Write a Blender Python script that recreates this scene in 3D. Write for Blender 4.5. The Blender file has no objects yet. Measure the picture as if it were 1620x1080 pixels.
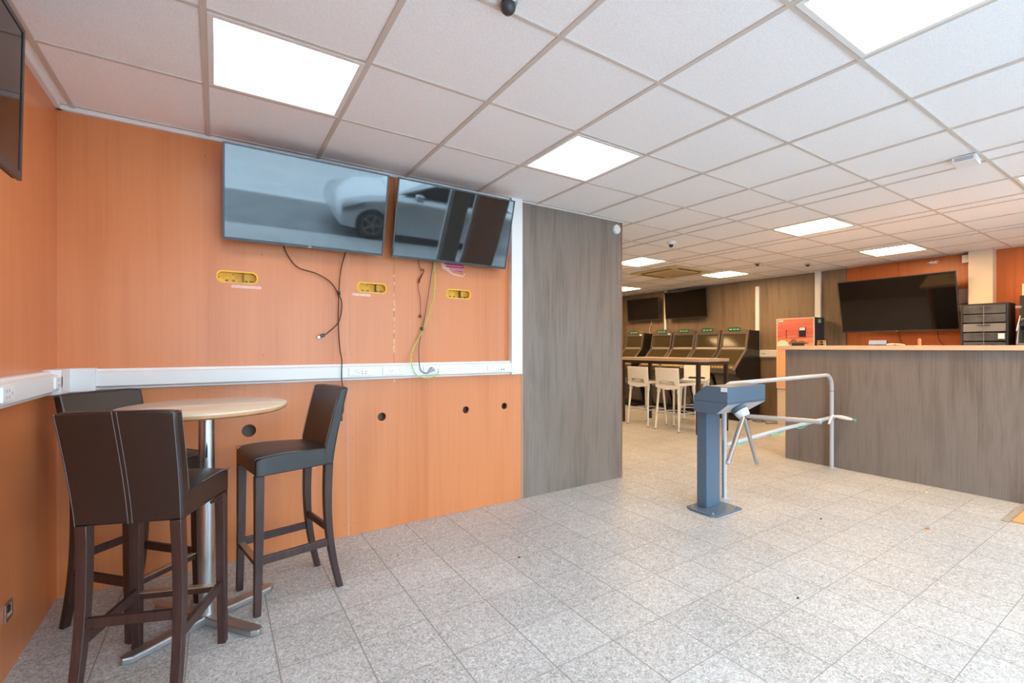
import bpy, bmesh, math, random
from mathutils import Vector, Matrix
random.seed(7)
S = bpy.context.scene
COL = S.collection
R = math.radians

# ------------------------------------------------------------------ camera, world, exposure
cd = bpy.data.cameras.new('camera')
cam = bpy.data.objects.new('camera', cd); COL.objects.link(cam)
cam.location = (0, 0, 1.33)
cam.rotation_euler = (R(90), 0, R(-32.724))
cd.sensor_width = 36.0
cd.lens = 726.25 / 1620 * 36
cd.shift_y = 8.85 / 1620
cd.clip_start = 0.03
S.camera = cam
S.view_settings.view_transform = 'Standard'
S.view_settings.look = 'None'
S.view_settings.gamma = 1
S.view_settings.use_curve_mapping = False
S.view_settings.exposure = 0.90
S.render.film_transparent = False
S.cycles.use_denoising = True
S.cycles.max_bounces = 10
S.cycles.diffuse_bounces = 7
S.cycles.glossy_bounces = 4
S.cycles.transparent_max_bounces = 12
S.cycles.sample_clamp_indirect = 6.0
S.cycles.caustics_reflective = False
S.cycles.caustics_refractive = False

W = bpy.data.worlds.new('overcast_sky'); S.world = W; W.use_nodes = True
wn = W.node_tree; wn.nodes.clear()
wo = wn.nodes.new('ShaderNodeOutputWorld'); wb = wn.nodes.new('ShaderNodeBackground')
wc = wn.nodes.new('ShaderNodeTexCoord'); wx = wn.nodes.new('ShaderNodeSeparateXYZ')
wr = wn.nodes.new('ShaderNodeValToRGB')
wr.color_ramp.elements[0].position = 0.0; wr.color_ramp.elements[0].color = (0.66, 0.86, 1.0, 1)
wr.color_ramp.elements[1].position = 0.6; wr.color_ramp.elements[1].color = (0.60, 0.82, 1.0, 1)
wn.links.new(wc.outputs['Generated'], wx.inputs[0]); wn.links.new(wx.outputs['Z'], wr.inputs[0])
wn.links.new(wr.outputs[0], wb.inputs['Color']); wb.inputs['Strength'].default_value = 8.0
wn.links.new(wb.outputs[0], wo.inputs[0])

NEAR_LAMP = ((0.94, 0.98, 1.0), 5.0)
FAR_LAMP = ((1.0, 0.64, 0.31), 23.0)

CH = 2.608          # ceiling height
XL, YB, XR, YF, YFAR = -0.714, 3.345, 8.6, -1.9, 8.3

# ------------------------------------------------------------------ materials
def nt(name):
    m = bpy.data.materials.new(name); m.use_nodes = True
    t = m.node_tree; return m, t, t.nodes['Principled BSDF']
def simple(name, col, rough=.5, metal=0, spec=.5, bump=0, bscale=60, emit=None, estr=0, coat=0, var=0.0):
    m, t, b = nt(name)
    b.inputs['Base Color'].default_value = (*col, 1); b.inputs['Roughness'].default_value = rough
    b.inputs['Metallic'].default_value = metal; b.inputs['Specular IOR Level'].default_value = spec
    b.inputs['Coat Weight'].default_value = coat
    if emit: b.inputs['Emission Color'].default_value = (*emit, 1); b.inputs['Emission Strength'].default_value = estr
    tc = t.nodes.new('ShaderNodeTexCoord'); n = t.nodes.new('ShaderNodeTexNoise')
    n.inputs['Scale'].default_value = bscale; n.inputs['Detail'].default_value = 3
    t.links.new(tc.outputs['Object'], n.inputs['Vector'])
    if bump:
        bp = t.nodes.new('ShaderNodeBump'); bp.inputs['Strength'].default_value = bump; bp.inputs['Distance'].default_value = .002
        t.links.new(n.outputs['Fac'], bp.inputs['Height']); t.links.new(bp.outputs[0], b.inputs['Normal'])
    if var:
        r = t.nodes.new('ShaderNodeValToRGB')
        r.color_ramp.elements[0].position = .3; r.color_ramp.elements[1].position = .7
        r.color_ramp.elements[0].color = (*[c * (1 - var) for c in col], 1); r.color_ramp.elements[1].color = (*[min(1, c * (1 + var)) for c in col], 1)
        t.links.new(n.outputs['Fac'], r.inputs[0]); t.links.new(r.outputs[0], b.inputs['Base Color'])
    return m
def wood(name, stops, scale=(9, 9, .55), fine=(70, 70, 1.6), rough=.38, spec=.5, mixf=.45, bump=.05, coat=0):
    """streaky wood decor with vertical grain; stops = list of (pos, colour)"""
    m, t, b = nt(name)
    tc = t.nodes.new('ShaderNodeTexCoord')
    def chain(sc, detail, dist):
        mp = t.nodes.new('ShaderNodeMapping'); mp.inputs['Scale'].default_value = sc
        n = t.nodes.new('ShaderNodeTexNoise'); n.inputs['Scale'].default_value = 1; n.inputs['Detail'].default_value = detail
        n.inputs['Distortion'].default_value = dist
        t.links.new(tc.outputs['Object'], mp.inputs[0]); t.links.new(mp.outputs[0], n.inputs['Vector']); return n
    a = chain(scale, 5, .6); f = chain(fine, 4, .1)
    mx = t.nodes.new('ShaderNodeMix'); mx.data_type = 'FLOAT'; mx.inputs[0].default_value = mixf
    t.links.new(a.outputs['Fac'], mx.inputs[2]); t.links.new(f.outputs['Fac'], mx.inputs[3])
    r = t.nodes.new('ShaderNodeValToRGB'); e = r.color_ramp.elements
    while len(e) < len(stops): e.new(.5)
    for k, (p, c) in enumerate(stops): e[k].position = p; e[k].color = (*c, 1)
    t.links.new(mx.outputs[0], r.inputs[0]); t.links.new(r.outputs[0], b.inputs['Base Color'])
    b.inputs['Roughness'].default_value = rough; b.inputs['Specular IOR Level'].default_value = spec
    b.inputs['Coat Weight'].default_value = coat
    bp = t.nodes.new('ShaderNodeBump'); bp.inputs['Strength'].default_value = bump; bp.inputs['Distance'].default_value = .001
    t.links.new(f.outputs['Fac'], bp.inputs['Height']); t.links.new(bp.outputs[0], b.inputs['Normal'])
    return m

ORANGE = [(.30, (.55, .175, .056)), (.45, (.62, .212, .075)), (.56, (.66, .238, .090)), (.72, (.60, .198, .068))]
m_orange = wood('cherry_laminate', ORANGE, scale=(4, 4, .35), fine=(60, 60, .9), rough=.33, mixf=.25)
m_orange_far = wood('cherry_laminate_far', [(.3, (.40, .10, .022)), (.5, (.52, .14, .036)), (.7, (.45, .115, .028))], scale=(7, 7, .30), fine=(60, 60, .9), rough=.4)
GREYW = [(.30, (.120, .092, .074)), (.42, (.180, .143, .117)), (.53, (.228, .186, .156)), (.68, (.172, .137, .112))]
m_grey = wood('grey_oak_laminate', GREYW, scale=(6, 6, .8), fine=(80, 80, 2.4), rough=.48, mixf=.33, bump=.15)
m_oakbrown = wood('brown_oak_laminate', [(.30, (.130, .088, .055)), (.42, (.20, .14, .092)), (.53, (.25, .18, .122)), (.68, (.19, .132, .086))], scale=(6, 6, .8), fine=(80, 80, 2.4), rough=.48, mixf=.33, bump=.15)
m_edge = wood('oak_edge', [(.3, (.20, .10, .06)), (.7, (.30, .17, .11))], rough=.5)
m_counter_top = wood('pale_beech_edge', [(.3, (.62, .42, .27)), (.7, (.74, .54, .37))], scale=(2, .4, 9), fine=(20, 2, 60), rough=.4)
m_beech = wood('beech_tabletop', [(.3, (.66, .52, .38)), (.7, (.76, .63, .48))], scale=(2, 14, 2), fine=(5, 90, 5), rough=.22)
m_beech_edge = simple('plywood_edge', (.52, .27, .12), .5, bscale=20, var=.15)
m_white = simple('white_pvc', (.78, .79, .79), .42)
m_white2 = simple('white_plastic', (.80, .80, .80), .35)
m_socket = simple('socket_plastic', (.82, .83, .84), .3)
m_dark_hole = simple('dark_hole', (.02, .02, .02), .8)
m_tee = simple('ceiling_tee_metal', (.60, .54, .49), .5)
m_ptee = simple('cream_perimeter_trim', (.78, .76, .74), .5)
m_black = simple('black_plastic', (.014, .014, .016), .35)
m_blackmat = simple('matt_black_plastic', (.022, .022, .024), .6)
m_gun = simple('graphite_bezel', (.06, .062, .07), .35, metal=.4)
m_leather = simple('brown_leather', (.009, .0055, .006), .35, spec=.75, bump=.35, bscale=420, var=.25)
m_stitch = simple('stitching_thread', (.16, .13, .125), .6)
m_leg = wood('dark_stained_beech', [(.3, (.022, .010, .009)), (.55, (.048, .022, .019)), (.75, (.070, .036, .030))], scale=(30, 30, 3), fine=(160, 160, 6), rough=.38)
m_steel = simple('brushed_steel', (.56, .56, .57), .32, metal=1, bump=.05, bscale=200)
m_steel_dk = simple('cast_aluminium', (.50, .50, .51), .42, metal=1, bump=.1, bscale=120)
m_brass = simple('worn_metal_rail', (.62, .50, .40), .35, metal=.9)
m_blue = simple('blue_grey_powder_coat', (.085, .135, .195), .38, bump=.12, bscale=300, spec=.5)
m_rail = simple('white_painted_tube', (.50, .51, .54), .35)
m_under = simple('pale_grey_underside', (.42, .42, .42), .4)
m_stoolp = simple('cream_polypropylene', (.80, .76, .68), .42)
m_grey_foot = simple('grey_plastic', (.42, .42, .44), .45)
m_table_dk = simple('dark_brown_steel', (.030, .024, .021), .45)
m_hightop = wood('weathered_oak_top', [(.3, (.30, .21, .15)), (.6, (.48, .37, .28))], scale=(8, .6, 8), fine=(70, 3, 70), rough=.5)
m_mach = simple('machine_grey', (.13, .105, .09), .4, spec=.5)
m_mach_side = simple('machine_dark_side', (.016, .013, .012), .3)
m_mach_trim = simple('silver_trim', (.44, .40, .36), .35, metal=.6)
m_mach_screen = simple('machine_glass', (.060, .045, .023), .10, spec=.25)  # olive brown base carries the warm ceiling's reflection in the glass
m_disp = simple('green_display_panel', (.010, .05, .022), .3)
m_disp_lit = simple('lit_green_letters', (.3, .9, .5), .4, emit=(.45, 1, .55), estr=.35)
m_trim_dk = simple('dark_trim', (.15, .12, .10), .4, metal=.4)
m_topper = simple('bronze_grey_topper', (.17, .135, .105), .4, metal=.3)
m_yellow = simple('yellow_box_plastic', (.86, .50, .035), .5, bscale=40, var=.12)
m_conduit = simple('grey_knockout', (.22, .15, .10), .6)
m_cream = simple('cream_paint', (.66, .56, .44), .6)
m_ac = simple('aged_cream_plastic', (.60, .50, .27), .5)
m_navy = simple('navy_side_panel', (.018, .018, .035), .35)
m_green_cable = simple('green_yellow_cable', (.42, .62, .06), .45, bscale=90, var=.4)
m_red_cable = simple('dark_red_cable', (.14, .035, .02), .5)
m_grey_cable = simple('grey_cable', (.10, .10, .11), .5)
m_red = simple('red_sticker', (.55, .03, .10), .4)
m_tape = simple('glue_residue', (.78, .46, .38), .3, bscale=60, var=.12)
m_filler = simple('bare_chipboard', (.80, .52, .25), .8, bscale=90, var=.2)
m_bubble = simple('bubble_tape', (.80, .76, .74), .3)
m_gold = simple('gold_wire', (.75, .50, .20), .3, metal=1)
m_tblue = simple('tablet_screen', (.30, .36, .50), .15)
m_paper = simple('cream_paper', (.80, .74, .62), .7)
m_bottle = simple('turned_wood', (.52, .25, .12), .5)
m_drawer = simple('smoked_drawer_plastic', (.085, .085, .09), .22, bscale=6, var=.35)
m_grey_slat = simple('grey_drawer_plastic', (.20, .19, .19), .3)
m_greenw = simple('green_wrap', (.10, .50, .30), .4)
m_white_foot = simple('white_metal', (.72, .73, .74), .35)
m_mat = simple('orange_doormat', (.72, .33, .13), .8, bscale=200, var=.15)
m_matedge = simple('grey_floor_strip', (.36, .31, .26), .6)
m_car = simple('silver_car_paint', (.62, .66, .70), .25, metal=.3, coat=.6)
m_carglass = simple('car_glass', (.03, .035, .04), .08)
m_tyre = simple('tyre_rubber', (.03, .03, .03), .8)
m_alloy = simple('alloy_wheel', (.35, .36, .38), .4, metal=.8)
m_asphalt = simple('wet_asphalt', (.20, .21, .22), .45, bscale=3, var=.2)
m_pave_sheen = simple('pale_pavement_and_sky_sheen', (.56, .57, .58), .7, bscale=5, var=.1)
m_streak = simple('pale_light_streak', (.75, .75, .75), .6)
m_facade = simple('pale_render_facade', (.42, .44, .45), .8, bscale=2, var=.1)
m_colbrown = simple('brown_column_cladding', (.42, .26, .19), .45)
m_pier = simple('grey_pier_paint', (.24, .27, .26), .5)

def screen_mat(name, col, rough, spec):
    m, t, b = nt(name)
    b.inputs['Base Color'].default_value = (*col, 1); b.inputs['Roughness'].default_value = rough
    b.inputs['Specular IOR Level'].default_value = spec
    b.inputs['IOR'].default_value = 1.5
    return m
m_screen = screen_mat('antiglare_screen', (.012, .013, .014), .03, 1.0)
m_screen_far = screen_mat('glossy_screen', (.006, .005, .005), .05, .5)

def emat(name, col, st):
    m = bpy.data.materials.new(name); m.use_nodes = True; t = m.node_tree; t.nodes.clear()
    o = t.nodes.new('ShaderNodeOutputMaterial'); e = t.nodes.new('ShaderNodeEmission')
    e.inputs[0].default_value = (*col, 1); e.inputs[1].default_value = st; t.links.new(e.outputs[0], o.inputs[0]); return m
m_lamp_near = emat('neutral_diffuser', *NEAR_LAMP)
m_lamp_far = emat('warm_diffuser', *FAR_LAMP)

def glass_mat():
    m = bpy.data.materials.new('window_glass'); m.use_nodes = True; t = m.node_tree; t.nodes.clear()
    o = t.nodes.new('ShaderNodeOutputMaterial'); mx = t.nodes.new('ShaderNodeMixShader')
    tr = t.nodes.new('ShaderNodeBsdfTransparent'); gl = t.nodes.new('ShaderNodeBsdfGlossy'); gl.inputs['Roughness'].default_value = .02
    tr.inputs[0].default_value = (.96, .98, .98, 1); mx.inputs[0].default_value = .05
    t.links.new(tr.outputs[0], mx.inputs[1]); t.links.new(gl.outputs[0], mx.inputs[2]); t.links.new(mx.outputs[0], o.inputs[0]); return m
m_glass = glass_mat()

def ceiling_mat():
    m, t, b = nt('mineral_ceiling_tile')
    tc = t.nodes.new('ShaderNodeTexCoord'); n = t.nodes.new('ShaderNodeTexNoise'); n.inputs['Scale'].default_value = 150; n.inputs['Detail'].default_value = 3
    t.links.new(tc.outputs['Object'], n.inputs['Vector'])
    r = t.nodes.new('ShaderNodeValToRGB'); r.color_ramp.elements[0].position = .3; r.color_ramp.elements[1].position = .6
    r.color_ramp.elements[0].color = (.80, .80, .81, 1); r.color_ramp.elements[1].color = (.90, .90, .91, 1)
    t.links.new(n.outputs['Fac'], r.inputs[0]); t.links.new(r.outputs[0], b.inputs['Base Color'])
    b.inputs['Roughness'].default_value = .9; b.inputs['Specular IOR Level'].default_value = .1
    bp = t.nodes.new('ShaderNodeBump'); bp.inputs['Strength'].default_value = .2; bp.inputs['Distance'].default_value = .001
    t.links.new(n.outputs['Fac'], bp.inputs['Height']); t.links.new(bp.outputs[0], b.inputs['Normal'])
    return m
m_ceil = ceiling_mat()

def floor_mat():
    m, t, b = nt('mottled_floor_tile')
    L = t.links.new
    def math_(op, a, bb=None, c=None):
        n = t.nodes.new('ShaderNodeMath'); n.operation = op
        for i, v in enumerate((a, bb, c)):
            if v is None: continue
            if isinstance(v, (int, float)): n.inputs[i].default_value = v
            else: L(v, n.inputs[i])
        return n.outputs[0]
    tc = t.nodes.new('ShaderNodeTexCoord'); sp = t.nodes.new('ShaderNodeSeparateXYZ'); L(tc.outputs['Object'], sp.inputs[0])
    u = math_('DIVIDE', math_('SUBTRACT', sp.outputs['X'], .540 - .3245 * 20), .3245)
    v = math_('DIVIDE', math_('SUBTRACT', sp.outputs['Y'], 2.418 - .305 * 30), .305)
    fu, fv = math_('FRACT', u), math_('FRACT', v)
    du = math_('MINIMUM', fu, math_('SUBTRACT', 1.0, fu)); dv = math_('MINIMUM', fv, math_('SUBTRACT', 1.0, fv))
    gu = math_('LESS_THAN', du, .0085); gv = math_('LESS_THAN', dv, .0058)
    g = math_('MAXIMUM', gu, gv)
    # mottled fibrous pattern
    vo = t.nodes.new('ShaderNodeTexNoise'); vo.inputs['Scale'].default_value = 55; vo.inputs['Detail'].default_value = 7; vo.inputs['Roughness'].default_value = .72; vo.inputs['Distortion'].default_value = 1.8
    L(tc.outputs['Object'], vo.inputs['Vector'])
    big = t.nodes.new('ShaderNodeTexNoise'); big.inputs['Scale'].default_value = 1.3; big.inputs['Detail'].default_value = 4
    L(tc.outputs['Object'], big.inputs['Vector'])
    cv = t.nodes.new('ShaderNodeCombineXYZ'); L(math_('FLOOR', u), cv.inputs[0]); L(math_('FLOOR', v), cv.inputs[1])
    wn_ = t.nodes.new('ShaderNodeTexWhiteNoise'); wn_.noise_dimensions = '2D'; L(cv.outputs[0], wn_.inputs['Vector'])
    val = math_('ADD', math_('MULTIPLY', vo.outputs['Fac'], 1.0), math_('MULTIPLY', math_('SUBTRACT', wn_.outputs['Value'], .5), .035))
    val = math_('ADD', val, math_('MULTIPLY', math_('SUBTRACT', big.outputs['Fac'], .5), .12))
    r = t.nodes.new('ShaderNodeValToRGB'); e = r.color_ramp.elements
    e.new(.5)
    for k, (p, c) in enumerate([(.34, (.23, .227, .222)), (.50, (.455, .452, .445)), (.68, (.70, .697, .690))]):
        e[k].position = p; e[k].color = (*c, 1)
    def ridge(sc, seed, k):
        mp = t.nodes.new('ShaderNodeMapping'); mp.inputs['Location'].default_value = (seed, seed * 2.3, 0); L(tc.outputs['Object'], mp.inputs[0])
        n = t.nodes.new('ShaderNodeTexNoise'); n.inputs['Scale'].default_value = sc; n.inputs['Detail'].default_value = 3; n.inputs['Distortion'].default_value = 2.2
        L(mp.outputs[0], n.inputs['Vector'])
        q = math_('MULTIPLY', math_('ABSOLUTE', math_('SUBTRACT', n.outputs['Fac'], .5)), k)
        return math_('SUBTRACT', 1.0, math_('MINIMUM', q, 1.0))
    rg = math_('MAXIMUM', ridge(26, 3.1, 22), ridge(33, 8.7, 24))
    val = math_('ADD', val, math_('MULTIPLY', math_('SUBTRACT', rg, .35), .17))
    L(val, r.inputs[0])
    mx = t.nodes.new('ShaderNodeMix'); mx.data_type = 'RGBA'; L(g, mx.inputs[0]); L(r.outputs[0], mx.inputs[6]); mx.inputs[7].default_value = (.265, .25, .23, 1)
    L(mx.outputs[2], b.inputs['Base Color'])
    L(math_('ADD', math_('MULTIPLY', g, .3), math_('ADD', .36, math_('MULTIPLY', vo.outputs['Fac'], .16))), b.inputs['Roughness'])
    b.inputs['Specular IOR Level'].default_value = .45
    bp = t.nodes.new('ShaderNodeBump'); bp.inputs['Strength'].default_value = .4; bp.inputs['Distance'].default_value = .002
    L(math_('SUBTRACT', 1.0, g), bp.inputs['Height']); L(bp.outputs[0], b.inputs['Normal'])
    return m
m_floor = floor_mat()

def sunset_mat():
    """printed front of the cabinet: red-orange striped sky fading to yellow"""
    m, t, b = nt('sunset_print')
    tc = t.nodes.new('ShaderNodeTexCoord'); sp = t.nodes.new('ShaderNodeSeparateXYZ'); t.links.new(tc.outputs['Object'], sp.inputs[0])
    mp = t.nodes.new('ShaderNodeMapping'); mp.inputs['Scale'].default_value = (1, 3, 22)
    t.links.new(tc.outputs['Object'], mp.inputs[0])
    n = t.nodes.new('ShaderNodeTexNoise'); n.inputs['Scale'].default_value = 1; n.inputs['Detail'].default_value = 3
    t.links.new(mp.outputs[0], n.inputs['Vector'])
    mr = t.nodes.new('ShaderNodeMapRange'); mr.inputs['From Min'].default_value = 1.15; mr.inputs['From Max'].default_value = 1.8
    t.links.new(sp.outputs['Z'], mr.inputs['Value'])
    ad = t.nodes.new('ShaderNodeMath'); ad.operation = 'MULTIPLY_ADD'; ad.inputs[1].default_value = .7
    t.links.new(n.outputs['Fac'], ad.inputs[0]); 
    sb = t.nodes.new('ShaderNodeMath'); sb.operation = 'SUBTRACT'; sb.inputs[1].default_value = .35
    t.links.new(mr.outputs[0], sb.inputs[0]); t.links.new(sb.outputs[0], ad.inputs[2])
    r = t.nodes.new('ShaderNodeValToRGB'); e = r.color_ramp.elements; e.new(.4); e.new(.6)
    for k, (p, c) in enumerate([(.1, (.78, .42, .22)), (.4, (.74, .30, .16)), (.6, (.56, .12, .10)), (.9, (.66, .19, .14))]):
        e[k].position = p; e[k].color = (*c, 1)
    t.links.new(ad.outputs[0], r.inputs[0]); t.links.new(r.outputs[0], b.inputs['Base Color']); b.inputs['Roughness'].default_value = .3
    return m
m_sunset = sunset_mat()

# ------------------------------------------------------------------ mesh helpers
class MB:
    def __init__(s): s.bm = bmesh.new()
    def box(s, x0, y0, z0, x1, y1, z1, bev=0, M=None, seg=2):
        g = bmesh.ops.create_cube(s.bm, size=1)
        vs = g['verts']
        for v in vs:
            v.co = Vector(((x0 + x1) / 2 + v.co.x * (x1 - x0), (y0 + y1) / 2 + v.co.y * (y1 - y0), (z0 + z1) / 2 + v.co.z * (z1 - z0)))
        if bev:
            es = list({e for v in vs for e in v.link_edges})
            r = bmesh.ops.bevel(s.bm, geom=es, offset=bev, segments=seg, profile=.5, affect='EDGES')
            vs = list({v for f in r['faces'] for v in f.verts} | {v for v in vs if v.is_valid})
        if M is not None:
            for v in vs: v.co = M @ v.co
        return s
    def cyl(s, p0, p1, r0, r1=None, seg=20, caps=True, bev=0):
        p0, p1 = Vector(p0), Vector(p1); r1 = r0 if r1 is None else r1
        d = (p1 - p0); q = d.to_track_quat('Z', 'Y').to_matrix()
        rings = []
        prof = [(0, r0), (1, r1)]
        if bev:
            L = d.length; prof = [(0, r0 - bev), (bev / L, r0), (1 - bev / L, r1), (1, r1 - bev)]
        for tt, r in prof:
            rings.append([s.bm.verts.new(p0 + d * tt + q @ Vector((r * math.cos(2 * math.pi * k / seg), r * math.sin(2 * math.pi * k / seg), 0))) for k in range(seg)])
        for a, b in zip(rings, rings[1:]):
            for k in range(seg): s.bm.faces.new((a[k], a[(k + 1) % seg], b[(k + 1) % seg], b[k]))
        if caps:
            s.bm.faces.new(rings[0][::-1]); s.bm.faces.new(rings[-1])
        return s
    def tube(s, pts, r, seg=8, rs=None):
        pts = [Vector(p) for p in pts]; rings = []; up = None
        for i, p in enumerate(pts):
            d = (pts[min(i + 1, len(pts) - 1)] - pts[max(i - 1, 0)]).normalized()
            if up is None:
                up = Vector((0, 0, 1)) if abs(d.z) < .9 else Vector((1, 0, 0))
            a = d.cross(up).normalized(); up = a.cross(d).normalized()
            rr = rs[i] if rs else r
            rings.append([s.bm.verts.new(p + (a * math.cos(2 * math.pi * k / seg) + up * math.sin(2 * math.pi * k / seg)) * rr) for k in range(seg)])
        for a, b in zip(rings, rings[1:]):
            for k in range(seg): s.bm.faces.new((a[k], a[(k + 1) % seg], b[(k + 1) % seg], b[k]))
        s.bm.faces.new(rings[0][::-1]); s.bm.faces.new(rings[-1]); return s
    def prism(s, poly, axis, a, b, bev=0):
        """poly: 2D points; axis 'x','y','z' = extrusion axis from a to b"""
        def P(u, v, w): return {'x': (w, u, v), 'y': (u, w, v), 'z': (u, v, w)}[axis]
        A = [s.bm.verts.new(P(u, v, a)) for u, v in poly]; B = [s.bm.verts.new(P(u, v, b)) for u, v in poly]
        n = len(poly)
        fs = [s.bm.faces.new(A), s.bm.faces.new(B[::-1])]
        for k in range(n): fs.append(s.bm.faces.new((A[k], B[k], B[(k + 1) % n], A[(k + 1) % n])))
        if bev:
            es = list({e for f in fs for e in f.edges})
            bmesh.ops.bevel(s.bm, geom=es, offset=bev, segments=2, profile=.5, affect='EDGES')
        return s
    def lathe(s, prof, seg=32, c=(0, 0, 0), ax='z'):
        rings = []
        for r, h in prof:
            ring = []
            for k in range(seg):
                a = 2 * math.pi * k / seg; x, y = r * math.cos(a), r * math.sin(a)
                co = {'z': (x, y, h), 'y': (x, h, y), 'x': (h, x, y)}[ax]
                ring.append(s.bm.verts.new(Vector(co) + Vector(c)))
            rings.append(ring)
        for a, b in zip(rings, rings[1:]):
            for k in range(seg): s.bm.faces.new((a[k], a[(k + 1) % seg], b[(k + 1) % seg], b[k]))
        s.bm.faces.new(rings[0][::-1]); s.bm.faces.new(rings[-1]); return s
    def loft(s, sections):
        """sections: list of closed loops of same point count"""
        rings = [[s.bm.verts.new(p) for p in sec] for sec in sections]; n = len(rings[0])
        for a, b in zip(rings, rings[1:]):
            for k in range(n): s.bm.faces.new((a[k], a[(k + 1) % n], b[(k + 1) % n], b[k]))
        s.bm.faces.new(rings[0][::-1]); s.bm.faces.new(rings[-1]); return s
    def mark(s, k):
        """the faces added since the last mark get material slot k"""
        ly = s.bm.faces.layers.int.get('marked') or s.bm.faces.layers.int.new('marked')
        for f in s.bm.faces:
            if not f[ly]: f.material_index = k; f[ly] = 1
        return s
    def build(s, name, mat, parent=None, smooth=False, loc=None, sub=0, bevmod=0):
        bmesh.ops.recalc_face_normals(s.bm, faces=s.bm.faces[:])
        me = bpy.data.meshes.new(name); s.bm.to_mesh(me); s.bm.free()
        o = bpy.data.objects.new(name, me); COL.objects.link(o)
        for mm_ in (mat if isinstance(mat, (list, tuple)) else [mat]): me.materials.append(mm_)
        if parent: o.parent = parent
        if loc: o.location = loc
        if smooth:
            for p in me.polygons: p.use_smooth = True
            try: me.set_sharp_from_angle(angle=R(40))
            except Exception: pass
        if bevmod:
            b = o.modifiers.new('bevel', 'BEVEL'); b.width = bevmod; b.segments = 2; b.limit_method = 'ANGLE'
        if sub:
            b = o.modifiers.new('sub', 'SUBSURF'); b.levels = sub; b.render_levels = sub
        return o

def tag(o, label=None, cat=None, group=None, kind=None):
    if label: o['label'] = label
    if cat: o['category'] = cat
    if group: o['group'] = group
    if kind: o['kind'] = kind
    return o
def empty(name, loc, rz=0, label=None, cat=None, group=None):
    o = bpy.data.objects.new(name, None); COL.objects.link(o); o.location = loc; o.rotation_euler = (0, 0, rz)
    o.empty_display_size = .1
    return tag(o, label, cat, group)
def struct(o, label=None):
    o['kind'] = 'structure'
    if label: o['label'] = label
    return o
def copy_tree(o, parent=None):
    c = o.copy(); COL.objects.link(c)
    if parent is not None: c.parent = parent
    for ch in list(o.children): copy_tree(ch, c)
    return c
def spline(pts, n=8):
    """Catmull-Rom through 3D points"""
    P = [Vector(p) for p in pts]; out = []
    P = [P[0] * 2 - P[1]] + P + [P[-1] * 2 - P[-2]]
    for i in range(1, len(P) - 2):
        p0, p1, p2, p3 = P[i - 1:i + 3]
        for k in range(n):
            t = k / n
            out.append(.5 * ((2 * p1) + (p2 - p0) * t + (2 * p0 - 5 * p1 + 4 * p2 - p3) * t * t + (3 * p1 - p0 - 3 * p2 + p3) * t ** 3))
    out.append(P[-2]); return out

def plate_with_holes(outer, holes, y0, y1):
    """panel in the XZ plane between y0 (front) and y1, with through holes (lists of xz points)"""
    bm = bmesh.new(); edges = []
    for loop in [outer] + holes:
        vs = [bm.verts.new((x, y0, z)) for x, z in loop]
        for k in range(len(vs)): edges.append(bm.edges.new((vs[k], vs[(k + 1) % len(vs)])))
    bmesh.ops.triangle_fill(bm, use_beauty=True, use_dissolve=False, edges=edges)
    # drop faces that fell inside holes
    def inside(p, loop):
        c = False; n = len(loop)
        for i in range(n):
            x1, z1 = loop[i]; x2, z2 = loop[(i + 1) % n]
            if (z1 > p[1]) != (z2 > p[1]) and p[0] < (x2 - x1) * (p[1] - z1) / (z2 - z1) + x1: c = not c
        return c
    dead = [f for f in bm.faces if any(inside((f.calc_center_median().x, f.calc_center_median().z), h) for h in holes)]
    bmesh.ops.delete(bm, geom=dead, context='FACES_ONLY')
    r = bmesh.ops.extrude_face_region(bm, geom=bm.faces[:])
    for e in r['geom']:
        if isinstance(e, bmesh.types.BMVert): e.co.y = y1
    m = MB(); m.bm.free(); m.bm = bm; return m
def circle(cx, cz, r, n=28): return [(cx + r * math.cos(2 * math.pi * k / n), cz + r * math.sin(2 * math.pi * k / n)) for k in range(n)]
def rrect(x0, z0, x1, z1, r, n=8):
    out = []
    for cx, cz, a0 in ((x1 - r, z1 - r, 0), (x0 + r, z1 - r, 90), (x0 + r, z0 + r, 180), (x1 - r, z0 + r, 270)):
        for k in range(n + 1):
            a = R(a0 + 90 * k / n); out.append((cx + r * math.cos(a), cz + r * math.sin(a)))
    return out

# ------------------------------------------------------------------ the setting
m = MB(); m.box(XL - .2, YF - .15, -.12, XR + .2, YFAR + .15, 0); struct(m.build('floor', m_floor), 'pale grey mottled floor tiles with thin joints')
m = MB(); m.box(XL - .2, YF - .15, CH, XR + .2, YFAR + .15, CH + .1); struct(m.build('ceiling', m_ceil), 'white suspended ceiling of mineral tiles')

TX = [-.648, -.045, .573, 1.188, 1.796, 2.400, 3.006, 3.612, 4.209, 4.431, 5.040, 5.622, 5.814, 6.420, 7.000, 7.190, 7.800, 8.400]
TY = [-1.52, -.92, -.32, .280, .880, 1.480, 2.080, 2.680, 3.300, 3.88, 4.46, 5.06, 5.66, 6.26, 6.86, 7.46, 8.06]
m = MB()
for k, x in enumerate(TX): m.box(x - .012, YF, CH - .006, x + .012, YFAR, CH + .002)
for y in TY: m.box(XL, y - .009, CH - .005, XR, y + .009, CH + .002)
struct(m.build('trim_1', m_tee), 'beige metal grid bars of the suspended ceiling')

# left wall
m = MB(); m.box(XL - .1, YF, 0, XL, YB + .1, CH); struct(m.build('wall_left', m_orange), 'orange cherry laminate wall on the left')
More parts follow.
